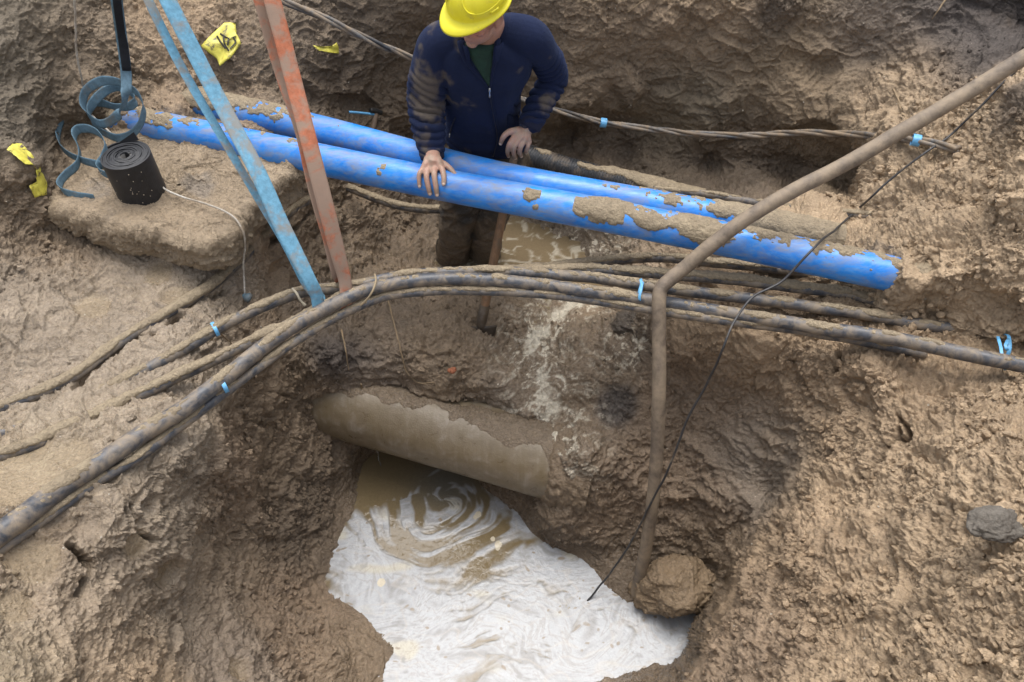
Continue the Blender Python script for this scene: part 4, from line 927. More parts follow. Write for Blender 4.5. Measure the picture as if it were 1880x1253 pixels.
def scatter(name, n, smin, smax, sel, colf, wetv, sub=2, seed=5, power=2.2):
    rs = np.random.RandomState(seed)
    bm = bmesh.new(); bmesh.ops.create_icosphere(bm, subdivisions=sub, radius=1); v0 = np.array([q.co[:] for q in bm.verts]); f0 = np.array([[q.index for q in z.verts] for z in bm.faces]); bm.free()
    idx = sel(rs, n); n = len(idx); V = []; FF = []; CC = []; k = len(v0)
    base = TP2[idx]; nn = TN[idx]
    sz = smin*(smax/smin)**(rs.rand(n)**power)
    A = rs.randn(n, 3, 3); 
    for i in range(n):
        q, _ = np.linalg.qr(A[i]); s = sz[i]*np.array([1, rs.uniform(.6, 1), rs.uniform(.45, .85)])
        V.append((v0*s)@q.T+base[i]+nn[i]*sz[i]*.25); FF.append(f0+i*k)
    V = np.vstack(V); FF = np.vstack(FF); c0 = np.repeat(base, k, 0); szr = np.repeat(sz, k)
    dirn = V-c0; V = V+dirn*(.75*noise3(V*1.3/szr[:, None]+np.repeat(rs.rand(n, 1)*90, k, 0), 920))[:, None]
    CC = np.repeat(colf(idx, rs), k, 0)
    o = mesh_obj(name, V, FF, M_MUD, cols=CC, attrs={'wet': np.full(len(V), wetv)}, smooth=False)
    o['kind'] = 'stuff'; return o
inview = (PXg > -60) & (PXg < 1940) & (PYg > -40) & (PYg < 1300) & (TP2[:, 2] > .03)
def sel_clod(rs, n):
    w = np.where(inview, np.clip(clod, 0, 1)**2.2*sstep(-.1, .3, fbm(TP, 3.5, 3, 930)), 0)*np.clip((TP2[:, 2]-0)/.2, 0, 1); w /= w.sum(); return rs.choice(len(w), n, p=w)
scatter('soil_crumbs', 9000, .003, .019, sel_clod, lambda i, r: tcol[i]*(.85+.35*r.rand(len(i), 1)), .25)
def sel_any(rs, n):
    w = inview.astype(float); w /= w.sum(); return rs.choice(len(w), n, p=w)
scatter('pale_grit', 520, .002, .006, sel_any, lambda i, r: np.array((.55, .50, .42))*(.7+.5*r.rand(len(i), 1)), .2, sub=1, seed=9)

def trickle():
    m, t, b = new_mat('falling_water'); b.inputs['Base Color'].default_value = (.75, .78, .8, 1); b.inputs['Roughness'].default_value = .05; b.inputs['Transmission Weight'].default_value = .85; b.inputs['IOR'].default_value = 1.33
    a = P(688, 812, .24); path = np.array([a+np.array([.003*math.sin(k*1.3), 0, -k*.02]) for k in range(13)])
    o = tube('water_trickle', path, .0028+.0012*np.sin(np.arange(13)*1.7), 8, m); tag(o, 'thin trickle of water dripping from the underside of the drain pipe', 'trickle')
trickle()
# ------------------------------------------------------------------ the worker
from mathutils.bvhtree import BVHTree
def chain_mesh(parts):
    "list of (points, radii[, flatten]) -> one mesh of overlapping closed tubes"
    V = []; Fc = []; b = 0
    for pt in parts:
        pts = np.array(pt[0], float); rr = np.array(pt[1], float)
        q = catmull(np.hstack([pts, rr[:, None]]), .006); path, r = q[:, :3], q[:, 3]
        d0 = path[0]-path[1]; d0 /= np.linalg.norm(d0); d1 = path[-1]-path[-2]; d1 /= np.linalg.norm(d1)
        k = np.sin(np.linspace(0, 1, 7)*np.pi/2)[::-1][:-1]; c = np.sqrt(np.clip(1-k**2, 0, 1))
        path = np.vstack([path[0]+d0*(r[0]*k)[:, None], path, path[-1]+d1*(r[-1]*k[::-1])[:, None]]); r = np.concatenate([np.maximum(r[0]*c, r[0]*.06), r, np.maximum(r[-1]*c[::-1], r[-1]*.06)])
        g, nr = tube_grid(path, r, 24)
        if len(pt) > 2:
            ax = np.array(pt[2][0]); fl = pt[2][1]; ax = ax/np.linalg.norm(ax); off = g-path[:, None]; g = g-ax*((off@ax)*(1-fl))[:, :, None]
        m = len(path); V.append(g.reshape(-1, 3)); Fc += [tuple(int(a)+b for a in z) for z in grid_faces(m, 24)]+[tuple(range(b+23, b-1, -1)), tuple(range(b+(m-1)*24, b+m*24))]; b += m*24
    return np.vstack(V), Fc
def ring_mesh(rings, seg=40, power=2.3):
    "stacked super-ellipses: (cx, cy, cz, half width, half depth)"
    V = []; a = np.linspace(0, 2*np.pi, seg, endpoint=False)
    q = catmull(np.array(rings, float), .012)
    for cx, cy, cz, w, d in q:
        c, s = np.cos(a), np.sin(a); V.append(np.column_stack([cx+w*np.sign(c)*np.abs(c)**(2/power), cy+d*np.sign(s)*np.abs(s)**(2/power), np.full(seg, cz)]))
    m = len(q); return np.vstack(V), [tuple(int(x) for x in z) for z in grid_faces(m, seg)]+[tuple(range(seg-1, -1, -1)), tuple(range((m-1)*seg, m*seg))]
def ell(c, r, R=None, n=3):
    bm = bmesh.new(); bmesh.ops.create_icosphere(bm, subdivisions=n, radius=1); v = np.array([q.co[:] for q in bm.verts])*np.array(r); f = [tuple(q.index for q in z.verts) for z in bm.faces]; bm.free()
    if R is not None: v = v@R.T
    return v+np.array(c), f
def fuse(meshes, voxel, smooth=6, fac=.5):
    V = []; Fc = []; b = 0
    for v, f in meshes: V.append(v); Fc += [tuple(i+b for i in q) for q in f]; b += len(v)
    o = mesh_obj('tmp', np.vstack(V), Fc)
    m = o.modifiers.new('r', 'REMESH'); m.mode = 'VOXEL'; m.voxel_size = voxel
    if smooth: s = o.modifiers.new('s', 'SMOOTH'); s.iterations = smooth; s.factor = fac
    bpy.context.view_layer.update(); dg = bpy.context.evaluated_depsgraph_get(); me = bpy.data.meshes.new_from_object(o.evaluated_get(dg))
    n = len(me.vertices); v = np.empty(n*3, np.float32); me.vertices.foreach_get('co', v); f = [tuple(p.vertices) for p in me.polygons]
    nn = np.empty(n*3, np.float32); me.vertices.foreach_get('normal', nn)
    bpy.data.objects.remove(o); return v.reshape(-1, 3).astype(float), f, nn.reshape(-1, 3).astype(float)
def bvh(v, f): return BVHTree.FromPolygons([Vector(q) for q in v], f)
def shoot(tree, px, py, off=0.0, mn=0.0):
    u, dy, dz = ray(px, py); d = Vector((u, dy, dz)).normalized(); h = tree.ray_cast(Vector((0, 0, CAMH)), d)
    if h[0] is None: return None
    return np.array(h[0])+np.array(h[1])*off*(1 if h[1].dot(d) < 0 else -1)

sR, eR, wR = PY(797, 78, 3.03), PY(782, 192, 2.99), PY(794, 290, 2.845)
sL, eL, wL = PY(983, 66, 3.03), PY(1015, 142, 3.13), PY(972, 232, 3.01)
_y, _p, _r = math.radians(42), math.radians(14), math.radians(-6)
fwd = np.array((-math.sin(_y)*math.cos(_p), -math.cos(_y)*math.cos(_p), -math.sin(_p))); _hl = np.array((math.cos(_y), -math.sin(_y), 0)); _hu = np.cross(fwd, _hl)
if _hu[2] < 0: _hu = -_hu
hl = _hl*math.cos(_r)+_hu*math.sin(_r); hup = _hu*math.cos(_r)-_hl*math.sin(_r)
HC = PY(881, 23, 2.93)
HR = np.column_stack([hl, -fwd, hup])             # local x = his left, y = back, z = crown
H = lambda x, y, z: HC+HR@np.array((x, y, z))
pipe_path = catmull(np.array([NA, P(420, 258, 1.61), P(800, 337, 1.61), P(1200, 413, 1.60), NB]), .02)
pg, _ = tube_grid(pipe_path, .070, 48); pipe_tree = bvh(pg.reshape(-1, 3), [tuple(int(a) for a in q) for q in grid_faces(len(pipe_path), 48)])

def onpipe(px, py, off): 
    p = shoot(pipe_tree, px, py, off); return p if p is not None else P(px, py, 1.69)
# right hand on the pipe: mcp, pip, dip, tip as seen
RH = {'little': [(777,311),(772,322),(771,332),(772,341)], 'ring': [(787,307),(785,326),(788,342),(791,353)], 'middle': [(798,306),(799,326),(802,343),(804,355)], 'index': [(809,308),(813,318),(816,329),(816,338)]}
rhand = []; nails = []
palmc = []
for k, pts in RH.items():
    Q = [P(pts[0][0], pts[0][1], 1.694)]+[onpipe(x, y, .0115+(.006 if i == 0 else 0)) for i, (x, y) in enumerate(pts[1:])]
    r = .0100 if k == 'little' else .0118
    rhand.append((Q, [r*1.25, r*1.08, r, r*.86])); palmc.append(Q[0]); nails.append((Q[3], Q[2]))
wr = P(795, 293, 1.712)
for q, r in zip(palmc, (.0145, .0155, .016, .0155)): rhand.append(([wr+np.array([(q[0]-wr[0])*.55, .008, -.004]), (q+wr)/2+np.array([(q[0]-wr[0])*.2, 0, .003]), q+np.array([0, .004, -.001])], [.018, r*1.15, r]))
T = [P(806, 298, 1.698), P(817, 303, 1.690), P(827, 311, 1.682), P(838, 324, 1.668)]; rhand.append((T, [.017, .0145, .0125, .0095])); nails.append((T[3], T[2]))
rhand.append(([wR+np.array([0, .03, .02]), wr, wr+(palmc[1]+palmc[2]-2*wr)*.2], [.032, .031, .028], ((0, 0, 1.), .72)))
# left hand closed over the head of the spade
LH = {'index': [(942,255,2.955),(935,266,2.938),(932,279,2.945),(934,287,2.957)], 'middle': [(952,257,2.950),(944,270,2.930),(943,282,2.938),(946,291,2.952)], 'ring': [(962,259,2.955),(956,270,2.936),(954,280,2.942),(957,287,2.955)], 'little': [(971,261,2.965),(969,269,2.950),(966,277,2.952),(966,281,2.962)]}
lhand = []; lp = []
for k, pts in LH.items():
    Q = [PY(*q) for q in pts]; r = .0092 if k == 'little' else .0108; lhand.append((Q, [r*1.25, r*1.12, r, r*.88])); lp.append(Q[0]); nails.append((Q[3], Q[2]))
wl = PY(966, 240, 2.995)
for q in lp: lhand.append(([wl+np.array([(q[0]-wl[0])*.5, 0, 0]), (q+wl)/2+np.array([0, -.006, .004]), q], [.019, .0165, .0135]))
T = [PY(950, 240, 2.985), PY(934, 243, 2.965), PY(924, 252, 2.955), PY(919, 264, 2.960)]; lhand.append((T, [.0175, .0145, .0125, .0095])); nails.append((T[3], T[2]))
lhand.append(([wL, wl], [.029, .027]))
hipR, hipL = np.array((-.215, 3.20, 1.37)), np.array((-.035, 3.21, 1.37))
knR, knL = PY(838, 415, 3.17), PY(893, 418, 3.20)
anR, anL = PY(832, 480, 3.27), PY(890, 482, 3.30)
anR[2] = anL[2] = .60
body = [ring_mesh([(-.12,3.21,1.30,.14,.09),(-.12,3.20,1.42,.145,.10),(-.128,3.18,1.58,.125,.09),(-.135,3.12,1.80,.13,.095),(-.13,3.06,1.98,.15,.095),(-.125,3.02,2.08,.11,.075),(-.125,3.00,2.13,.07,.065)]),
 chain_mesh([([sR+np.array([.05,0,0]), sR, (sR+eR)/2, eR, (eR+wR)/2, wR], [.045,.052,.047,.040,.036,.030]), ([sL-np.array([.05,0,0]), sL, (sL+eL)/2, eL, (eL+wL)/2, wL], [.045,.052,.047,.040,.036,.030]),
  ([hipR, (hipR+knR)/2, knR, (knR+anR)/2, anR], [.095,.08,.058,.052,.04]), ([hipL, (hipL+knL)/2, knL, (knL+anL)/2, anL], [.095,.08,.058,.052,.04]),
  ([anR, anR+np.array([-.02,-.13,-.03])], [.045,.035]), ([anL, anL+np.array([.01,-.13,-.03])], [.045,.035]),
  ([np.array((-.125,3.01,2.10)), H(0,.045,-.09)], [.062,.058])]+rhand+lhand)]
head = [ell(H(0,.012,.02), (.078,.096,.098), HR), ell(H(0,-.035,-.045), (.060,.058,.072), HR), ell(H(0,-.066,-.100), (.026,.022,.020), HR), ell(H(0,-.02,-.075), (.058,.060,.035), HR),
 ell(H(0,-.100,-.028), (.0125,.020,.013), HR), ell(H(.010,-.093,-.031), (.009,.010,.008), HR), ell(H(-.010,-.093,-.031), (.009,.010,.008), HR),
 chain_mesh([([H(0,-.082,.02), H(0,-.092,-.005), H(0,-.106,-.026)], [.008,.008,.011]),
   ([H(-.024,-.078,-.063), H(-.010,-.089,-.061), H(0,-.091,-.0605), H(.010,-.089,-.061), H(.024,-.078,-.063)], [.004,.0055,.0060,.0055,.004]), ([H(-.022,-.078,-.070), H(0,-.089,-.073), H(.022,-.078,-.070)], [.004,.0075,.004]),
   ([H(-.055,-.066,.024), H(-.03,-.083,.028), H(0,-.086,.022), H(.03,-.083,.028), H(.055,-.066,.024)], [.009,.011,.008,.011,.009])]),
 ell(H(.032,-.068,.004), (.0135,.013,.0115), HR), ell(H(-.032,-.068,.004), (.0135,.013,.0115), HR), ell(H(.045,-.052,-.025), (.022,.025,.022), HR), ell(H(-.045,-.052,-.025), (.022,.025,.022), HR)]
for s in (1, -1):
    head.append(chain_mesh([([H(s*.078,.004,-.028), H(s*.085,.012,-.038+.012), H(s*.090,.026,-.006), H(s*.090,.024,.018), H(s*.082,.006,.024), H(s*.078,.000,.006)], [.007,.006,.0055,.0055,.005,.004]), ([H(s*.078,.006,-.03), H(s*.080,.010,.01)], [.010,.011])]))
bv, bf, bn = fuse(body+head, .0034, 4)
skin = np.array((.40, .215, .155))*(1+.16*fbm(bv, 18, 4, 1001))[:, None]
hd = bv[:, 2] > 2.02
hand = (~hd) & (bv[:, 2] > 1.3) & (bv[:, 1] < 3.03)
dust = sstep(-.25, .3, fbm(bv, 30, 3, 1002))[:, None]; skin = np.where(hand[:, None], skin*np.array((1.02, 1.12, 1.16))*(1-.65*dust)+np.array((.30, .235, .17))*.65*dust, skin)
tipd = np.min([np.linalg.norm(bv-n[0], axis=1) for n in nails], 0); mm = sstep(.045, .012, tipd)[:, None]*.35; skin = np.where(hand[:, None], skin*(1-mm)+np.array((.22, .16, .11))*mm, skin)
for tp, dp in nails:
    d = (tp-dp)/np.linalg.norm(tp-dp); vw = np.array([0, 0, CAMH])-tp; vw /= np.linalg.norm(vw); c = tp+d*.003+vw*.008
    k = sstep(.0085, .0060, np.linalg.norm(bv-c, axis=1))[:, None]; skin = skin*(1-k)+np.array((.66, .50, .40))*k
loc = (bv-HC)@HR
lips = np.exp(-((loc[:, 0]/.022)**2+((loc[:, 2]+.066)/.006)**2))*(loc[:, 1] < -.07)*hd; skin = skin*(1-.35*lips[:, None])+np.array((.33, .11, .09))*.35*lips[:, None]
stub = (np.exp(-((loc[:, 2]+.085)/.03)**2)*(loc[:, 1] < .02)*hd*(.5+.5*fbm(bv, 120, 2, 4)))[:, None]*.35; skin = skin*(1-stub)+np.array((.30, .26, .24))*stub
red = np.exp(-(((np.abs(loc[:, 0])-.045)/.03)**2+((loc[:, 2]+.02)/.03)**2))*hd; skin = skin*(1+np.array((.08, -.12, -.12))*red[:, None])
m, t, b = new_mat('weathered_skin'); co = coords(t); ca = nd(t, 'ShaderNodeAttribute', attribute_name='Col').outputs['Color']; n = noise_n(t, co, 260, 5, .65)
t.links.new(mix(t, 1.0, ca, ramp(t, n, [(.3, .86), (.7, 1.1)]).outputs[0], 'MULTIPLY'), b.inputs['Base Color']); b.inputs['Roughness'].default_value = .5; b.inputs['Subsurface Weight'].default_value = .12; b.inputs['Subsurface Radius'].default_value = (.012, .005, .003); b.inputs['Subsurface Scale'].default_value = .3; bump(t, b, n, .0012, .7)
person = mesh_obj('person', bv, bf, m, cols=skin)
tag(person, 'worker in navy fleece jacket and yellow hard hat leaning on the blue pipe', 'person')

# jacket ---------------------------------------------------------
jk = [ring_mesh([(-.118,3.20,1.485,.190,.140),(-.12,3.19,1.53,.192,.145),(-.128,3.175,1.62,.170,.138),(-.135,3.14,1.72,.163,.134),(-.135,3.10,1.85,.174,.138),(-.125,3.06,1.96,.205,.135),(-.125,3.03,2.05,.205,.116),(-.125,3.015,2.105,.165,.100),(-.122,3.0,2.14,.10,.082)]),
 chain_mesh([([sR+np.array([.10,0,.01]), sR+np.array([.02,0,-.01]), (sR*.6+eR*.4), eR+np.array([0,.005,0]), (eR+wR)/2, eR*.12+wR*.88], [.085,.087,.083,.080,.070,.056]),
             ([sL-np.array([.10,0,-.01]), sL-np.array([.02,0,.01]), (sL*.6+eL*.4), eL+np.array([0,.005,0]), (eL+wL)/2, eL*.10+wL*.90], [.08,.080,.068,.064,.059,.052]),
             ([np.array((-.20,3.02,2.095)), np.array((-.125,3.01,2.11)), np.array((-.05,3.02,2.095))], [.075,.07,.075])])]
jv, jf, jn = fuse(jk, .0045, 8)
def armpar(v, S, E, W):
    pts = [S, E, W]; d, par = poly_dist(v, pts); L1 = np.linalg.norm(E-S); L2 = np.linalg.norm(W-E)
    return d, np.where(par < 1, par*L1, L1+(par-1)*L2), L1
dsp = .006*fbm(jv, 7, 3, 1010)
armm = np.zeros(len(jv)); 
for (S, E, W, sd, side) in ((sR, eR, wR, 1, -1), (sL, eL, wL, 2, 1)):
    d, s, L1 = armpar(jv, S, E, W)
    near = sstep(.125, .10, d)*sstep(.02, .10, s)*sstep(-.255 if side < 0 else .02, -.275 if side < 0 else .05, jv[:, 0]*1.0)*1.0 if side < 0 else sstep(.125, .10, d)*sstep(.05, .14, s)
    ph = s/.034+1.6*noise3(jv*np.array([5, 5, 3]), 1011+sd)+.35*noise3(jv*16, 1013)+(jv[:, 0]-E[0])*8*side
    w = ph-np.floor(ph); fold = np.abs(np.sin(ph*np.pi))**.55
    amp = .020*sstep(.05, .2, s)*(.45+.55*sstep(-.2, .3, noise3(jv*8, 1015)))
    dsp = np.where(near > 0, dsp+near*amp*(fold-.6), dsp); armm = np.maximum(armm, near)
# long soft drapes on the body
bd = 1-armm; q = jv*np.array([1, 1, .45])+np.array([0, 0, 0]); r1 = 1-np.abs(noise3(warp(q, 6, .05, 1020)*7, 1021))*2.4
dsp += bd*.013*np.clip(r1, -1, 1)*sstep(2.08, 1.95, jv[:, 2])
low = sstep(1.68, 1.54, jv[:, 2])*bd; dsp += low*.007*np.abs(np.sin((jv[:, 2]+.02*noise3(jv*6, 1022))*np.pi/.05))
hem = sstep(1.515, 1.50, jv[:, 2])*bd; dsp -= .010*hem
jv = jv+jn*dsp[:, None]
jc = np.array((.011, .0165, .044))*(1+.35*fbm(jv, 9, 4, 1030))[:, None]
mudm = sstep(.12, .42, fbm(jv, 11, 5, 1031)+.42*np.exp(-(((jv[:, 0]+.36)/.075)**2+((jv[:, 2]-1.95)/.20)**2))+.28*np.exp(-((jv[:, 0]+.39)/.05)**2)*(jv[:, 2] < 2.0)+.30*sstep(1.56, 1.44, jv[:, 2])+.22*np.exp(-(((jv[:, 0]-.13)/.06)**2+((jv[:, 2]-1.78)/.05)**2))-.08)[:, None]*.62
jc = jc*(1-mudm)+np.array((.145, .115, .078))*mudm
m, t, b = new_mat('navy_fleece'); co = coords(t); ca = nd(t, 'ShaderNodeAttribute', attribute_name='Col').outputs['Color']; n = noise_n(t, co, 300, 6, .75); n2 = noise_n(t, co, 60, 4, .6)
t.links.new(mix(t, 1.0, ca, ramp(t, n, [(.3, .8), (.7, 1.25)]).outputs[0], 'MULTIPLY'), b.inputs['Base Color']); b.inputs['Roughness'].default_value = .95; b.inputs['Specular IOR Level'].default_value = .15
b.inputs['Sheen Weight'].default_value = .06; b.inputs['Sheen Roughness'].default_value = .5; b.inputs['Sheen Tint'].default_value = (.45, .6, 1, 1)
p = bump(t, b, n, .003, .8); bump(t, b, n2, .004, .35, p); M_FLEECE = m
jacket = mesh_obj('jacket', jv, jf, M_FLEECE, person, cols=jc)
jt = bvh(jv, jf)
def flat_attr(o, c):
    a = o.data.color_attributes.new('Col', 'FLOAT_COLOR', 'POINT'); n = len(o.data.vertices); a.data.foreach_set('color', np.tile(np.array([*c, 1], np.float32), n))
def shp_(px, py, off):
    q = shoot(jt, px, py, off); return q if q is not None else PY(px, py, 2.93)
# stand collar, open at the front: a thick band round the neck
nb = np.array((-.122, 3.0, 2.11))
ang = np.radians(np.linspace(-62, 242, 50)); U_ = []
V = []; 
for a in ang:
    ca_, sa_ = math.cos(a), math.sin(a)
    for k, (dr, hz) in enumerate(((.0, -.015), (.004, .02), (.008, .055), (.014, .068), (.020, .058), (.018, .02), (.016, -.015))):
        op = .012*math.exp(-((min(a-ang[0], ang[-1]-a))/.35)**2)
        fr = .5-.5*sa_
        V.append(nb+np.array([ca_*(.078+dr+op), sa_*(.074+dr+op)-.012, hz+.012*math.sin(a*3)-.018*fr]))
gf_ = [tuple(int(x) for x in z) for z in grid_faces(50, 7)]+[tuple(range(6, -1, -1)), tuple(range(343, 350))]
V = np.array(V); V = V+.004*np.stack([noise3(V*14, 1040), noise3(V*14, 1041), noise3(V*14, 1042)], 1)
col_ = mesh_obj('collar', V, gf_, M_FLEECE, jacket); flat_attr(col_, (.009, .014, .042)); sm_ = col_.modifiers.new('s', 'SUBSURF'); sm_.levels = sm_.render_levels = 1
# green shirt in the open neck, folded edges of the opening, zip
def patch(name, rows, mat, parent, off):
    V = [shp_(x, y, off) for r in rows for x, y in r]; n = len(rows[0]); f = [tuple(int(x) for x in z) for z in grid_faces(len(rows), n, False)]
    T = [q+np.array([0, .012, 0]) for q in V]; N = len(V); rim = list(range(n))+[i*n+n-1 for i in range(1, len(rows))]+[(len(rows)-1)*n+i for i in range(n-2, -1, -1)]+[i*n for i in range(len(rows)-2, 0, -1)]
    f2 = f+[tuple(N+i for i in reversed(z)) for z in f]+[(a, N+a, N+b2_, b2_) for a, b2_ in zip(rim, rim[1:]+rim[:1])]
    return mesh_obj(name, V+T, f2, mat, parent)
rows = []
for t_ in np.linspace(0, 1, 12):
    y = 82+t_*76; xl = 852+(897-852)*t_**1.15; xr = 909+(899.5-909)*t_**.8
    rows.append([(xl+(xr-xl)*k, y) for k in np.linspace(0, 1, 6)])
M_SHIRT = paint_mat('dark_green_shirt', (.008, .030, .020), .9, .4, 30, .002)
patch('shirt', rows, M_SHIRT, person, .003)
def lapel(px_pts, r):
    path = catmull(np.array([shp_(x, y, .004) for x, y in px_pts]), .008)
    for _ in range(3): path[1:-1] = (path[:-2]+path[1:-1]+path[2:])/3
    return path
for i, pts in enumerate(([(846,76),(849,92),(856,110),(868,126),(882,142),(894,158)], [(914,74),(911,92),(908,110),(905,128),(902,145),(900,158)])):
    path = lapel(pts, .01); rr = np.linspace(.0155, .005, len(path)) if i == 0 else np.linspace(.013, .004, len(path))
    o = tube('opening_edge', path, rr, 14, M_FLEECE, jacket, disp=lambda w: .002*noise3(w*40, 1050)); flat_attr(o, (.009, .013, .036))
zp = lapel([(899,158),(900,176),(903,196),(907,218),(911,240),(912,258),(908,276),(905,287)], 0)
M_ZIP = paint_mat('dark_zip', (.010, .013, .028), .5, .3, 200, .0005)
for dx in (-.006, .006):
    o = tube('zip_seam', zp+np.array([dx, 0, 0]), .0038, 10, M_FLEECE, jacket); flat_attr(o, (.009, .014, .038))
tube('zip', zp+np.array([0, -.001, 0]), .0028, 8, M_ZIP, jacket)
M_METAL = paint_mat('zip_metal', (.55, .55, .55), .3, .2, 60, .0003, metal=.9)
zc = shp_(898.5, 160, .008); zd = shp_(898.5, 176, .010)
tube('zip_pull', np.linspace(zc, zd, 8), np.array([.003, .0045, .005, .0035, .0035, .0045, .005, .003]), 10, M_METAL, jacket)
for pts in ([(836,216),(831,230),(827,244)], [(950,210),(953,222),(951,234)]):
    pth = catmull(np.array([shp_(x, y, .003) for x, y in pts]), .006); o = tube('pocket_zip', pth, .0032, 8, M_ZIP, jacket)
    tube('zip_tab', np.array([pth[-1], pth[-1]+np.array([-.002, -.004, -.010]), pth[-1]+np.array([-.004, -.004, -.02])]), .0028, 8, M_METAL, o)
# cuffs
for W, E in ((wR, eR), (wL, eL)):
    d = (W-E)/np.linalg.norm(W-E); c = W-d*.012
    path = np.array([c-d*.032, c-d*.02, c-d*.006, c+d*.010, c+d*.020]); o = tube('cuff', catmull(path, .004), np.interp(np.linspace(0, 1, len(catmull(path, .004))), [0, .2, .6, .9, 1], [.052, .057, .0535, .053, .048]), 32, M_FLEECE, jacket, disp=lambda w: .002*noise3(w*40, 1060)); flat_attr(o, (.016, .017, .032))

# trousers and boots --------------------------------------------------
tk = [ring_mesh([(-.12,3.215,1.28,.175,.125),(-.12,3.21,1.36,.185,.13),(-.12,3.205,1.47,.172,.12),(-.12,3.205,1.50,.165,.115)]),
 chain_mesh([([hipR, (hipR+knR)/2+np.array([0,-.01,0]), knR+np.array([0,-.015,.0]), (knR+anR)/2, anR+np.array([0,.0,.05])], [.112,.100,.080,.078,.086]), ([hipL, (hipL+knL)/2+np.array([0,-.01,0]), knL+np.array([0,-.015,0]), (knL+anL)/2, anL+np.array([0,.0,.05])], [.112,.098,.078,.078,.084])])]
tv, tf, tn = fuse(tk, .008, 6)
fo = 1-np.abs(noise3(warp(tv*np.array([1, 1, 1.5]), 5, .1, 1070)*9, 1071))*2.2; tv = tv+tn*(.018*np.clip(fo, -1, 1)+.008*fbm(tv, 14, 3, 1072))[:, None]
tc = np.array((.050, .047, .043))*(1+.4*fbm(tv, 9, 4, 1073))[:, None]; km = sstep(-.15, .3, fbm(tv, 8, 4, 1074)+.5*sstep(1.3, .8, tv[:, 2])-.1)[:, None]*.85; tc = tc*(1-km)+np.array((.17, .13, .09))*km
M_TR = mud_material('muddy_work_trousers'); mesh_obj('trousers', tv, tf, M_TR, person, cols=tc, attrs={'wet': np.full(len(tv), .45)})
for A, s in ((anR, -1), (anL, 1)):
    v, f, n_ = fuse([chain_mesh([([A+np.array([0,0,.13]), A+np.array([0,0,.05]), A+np.array([0,0,-.04])], [.088,.082,.072]), ([A+np.array([0,.0,-.05]), A+np.array([s*.01,-.09,-.055]), A+np.array([s*.015,-.17,-.06])], [.06,.055,.048])])], .008, 4)
    v = v+n_*(.008*np.clip(1-np.abs(noise3(v*np.array([8, 8, 20]), 1080))*2.4, -1, 1))[:, None]
    cc = np.array((.06, .05, .036))*(1+.4*fbm(v, 12, 3, 1081))[:, None]; mesh_obj('boot', v, f, M_TR, person, cols=cc, attrs={'wet': np.full(len(v), .8)})

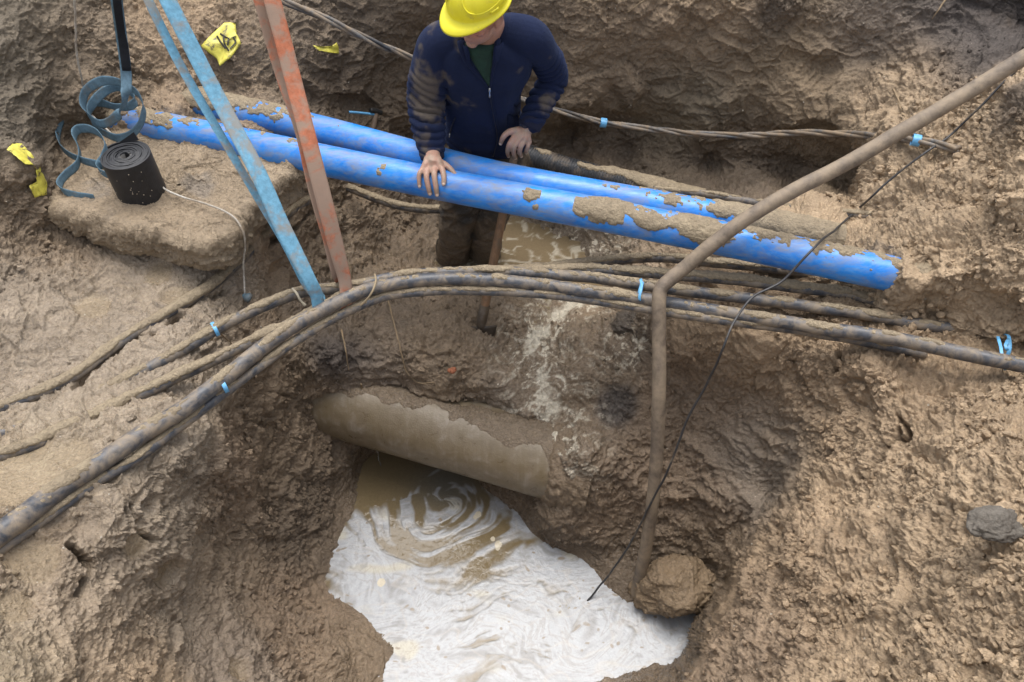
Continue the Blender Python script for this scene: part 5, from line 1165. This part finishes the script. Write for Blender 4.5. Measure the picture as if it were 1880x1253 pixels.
# hard hat ------------------------------------------------------------
def hat():
    m, t, b = new_mat('yellow_hard_plastic'); co = coords(t); n = noise_n(t, co, 25, 7, .7, .4); n2 = noise_n(t, co, 7, 4, .6)
    c = ramp(t, n2, [(.3, (.72, .64, .02)), (.7, (.82, .74, .035))]).outputs[0]; c = mix(t, ramp(t, n, [(.58, 0.0), (.70, .55)]).outputs[0], c, (.42, .36, .08)); t.links.new(c, b.inputs['Base Color']); b.inputs['Roughness'].default_value = .38; bump(t, b, n, .0006, .5)
    a = np.linspace(0, 2*np.pi, 96, endpoint=False); sx, cy_ = np.sin(a), -np.cos(a)       # a = 0 faces forward (-y)
    front = np.clip(-cy_, 0, 1)*0; ff = np.clip(np.cos(a), 0, 1)
    V = []
    def ringpts(rx, ry, z, fext=0, drop=0):
        return np.column_stack([rx*sx, ry*cy_*1.0-fext*ff**1.3, z-drop*ff**1.4])
    for k in np.linspace(0.02, 1, 22):
        ph = k*np.pi/2; rx, ry, z = .112*math.sin(ph)**.85, .138*math.sin(ph)**.85, .118*math.cos(ph)+.045
        q = ringpts(rx, ry, z)
        # raised centre ridge and side panel lines
        rid = .0055*sstep(.030, .022, np.abs(q[:, 0]))*sstep(.1, .35, k)*sstep(1.0, .8, k)
        pan = .004*sstep(.0, .006, (np.abs(q[:, 0])-.048-.03*(q[:, 1] > 0)*0))*sstep(.3, .5, k)*sstep(.98, .88, k)*(ff < .75)
        q[:, 2] += rid; q = q*(1+(pan)[:, None]*1.2*np.array([1, 1, 0])/.1*.9); V.append(q)
    V.append(ringpts(.1125, .1385, .036)); V.append(ringpts(.119, .146, .031, .022, .003)); V.append(ringpts(.123, .150, .027, .040, .011)); V.append(ringpts(.1235, .1505, .022, .042, .014)); V.append(ringpts(.119, .146, .021, .038, .013)); V.append(ringpts(.107, .132, .028, .0, 0)); V.append(ringpts(.100, .126, .06)); V.append(ringpts(.07, .09, .12)); V.append(ringpts(.01, .01, .145))
    V = np.vstack(V); V[:, 2] += .023; V[:, :2] *= .96; W = HC+V@HR.T; M = len(V)//96
    f = [tuple(int(x) for x in z) for z in grid_faces(M, 96)]+[tuple(range(96)), tuple(range((M-1)*96, M*96))][::1]
    o = mesh_obj('hard_hat', W, f, m, person); bm = bmesh.new(); bm.from_mesh(o.data); bmesh.ops.recalc_face_normals(bm, faces=bm.faces); bm.to_mesh(o.data); bm.free()
    # accessory slot on the side and curved rib
    def onhat(ang_, k, off=.003):
        ph = k*np.pi/2; p = np.array([.112*math.sin(ph)**.85*math.sin(ang_), -.138*math.sin(ph)**.85*math.cos(ang_), .118*math.cos(ph)+.045])*np.array((.96, .96, 1))+np.array((0, 0, .023)); nrm = p-np.array([0, 0, .03]); nrm /= np.linalg.norm(nrm); return HC+HR@(p+nrm*off)
    rib = [onhat(math.radians(18), .45), onhat(math.radians(22), .65), onhat(math.radians(34), .80), onhat(math.radians(55), .86), onhat(math.radians(80), .84), onhat(math.radians(110), .78), onhat(math.radians(140), .6)]
    tube('rib', catmull(np.array(rib), .006), .0032, 10, m, o)
    rib = [onhat(-math.radians(18), .45), onhat(-math.radians(22), .65), onhat(-math.radians(34), .80), onhat(-math.radians(55), .86), onhat(-math.radians(80), .84), onhat(-math.radians(110), .78), onhat(-math.radians(140), .6)]
    tube('rib', catmull(np.array(rib), .006), .0032, 10, m, o)
    for s in (1, -1):
        A = onhat(s*math.radians(72), .93, .004); B = onhat(s*math.radians(88), .93, .004); tube('slot', np.linspace(A, B, 6), .0058, 4, m, o)
    v, f = ell(HC+HR@np.array((0, -.128, .085)), (.006, .002, .004), HR, 2); mesh_obj('dirt_mark', v, f, M_INK, o)
    hv = []
    a2 = np.radians(np.linspace(108, 252, 50))
    for i, z in enumerate((.030, .005, -.025, -.05)):
        hv.append(np.column_stack([(.083-.003*i)*np.sin(a2), .012-(.102-.004*i)*np.cos(a2), np.full(50, z)]))
    for i, z in enumerate((-.05, -.025, .005, .030)):
        hv.append(np.column_stack([(.072)*np.sin(a2), .012-(.090)*np.cos(a2), np.full(50, z)]))
    W = HC+np.vstack(hv)@HR.T; mesh_obj('hair', W, [tuple(int(x) for x in z) for z in grid_faces(8, 50, False)], paint_mat('grey_hair', (.14, .12, .105), .8, .5, 300, .002, stretch=(1, 1, .1)), person)
hat()
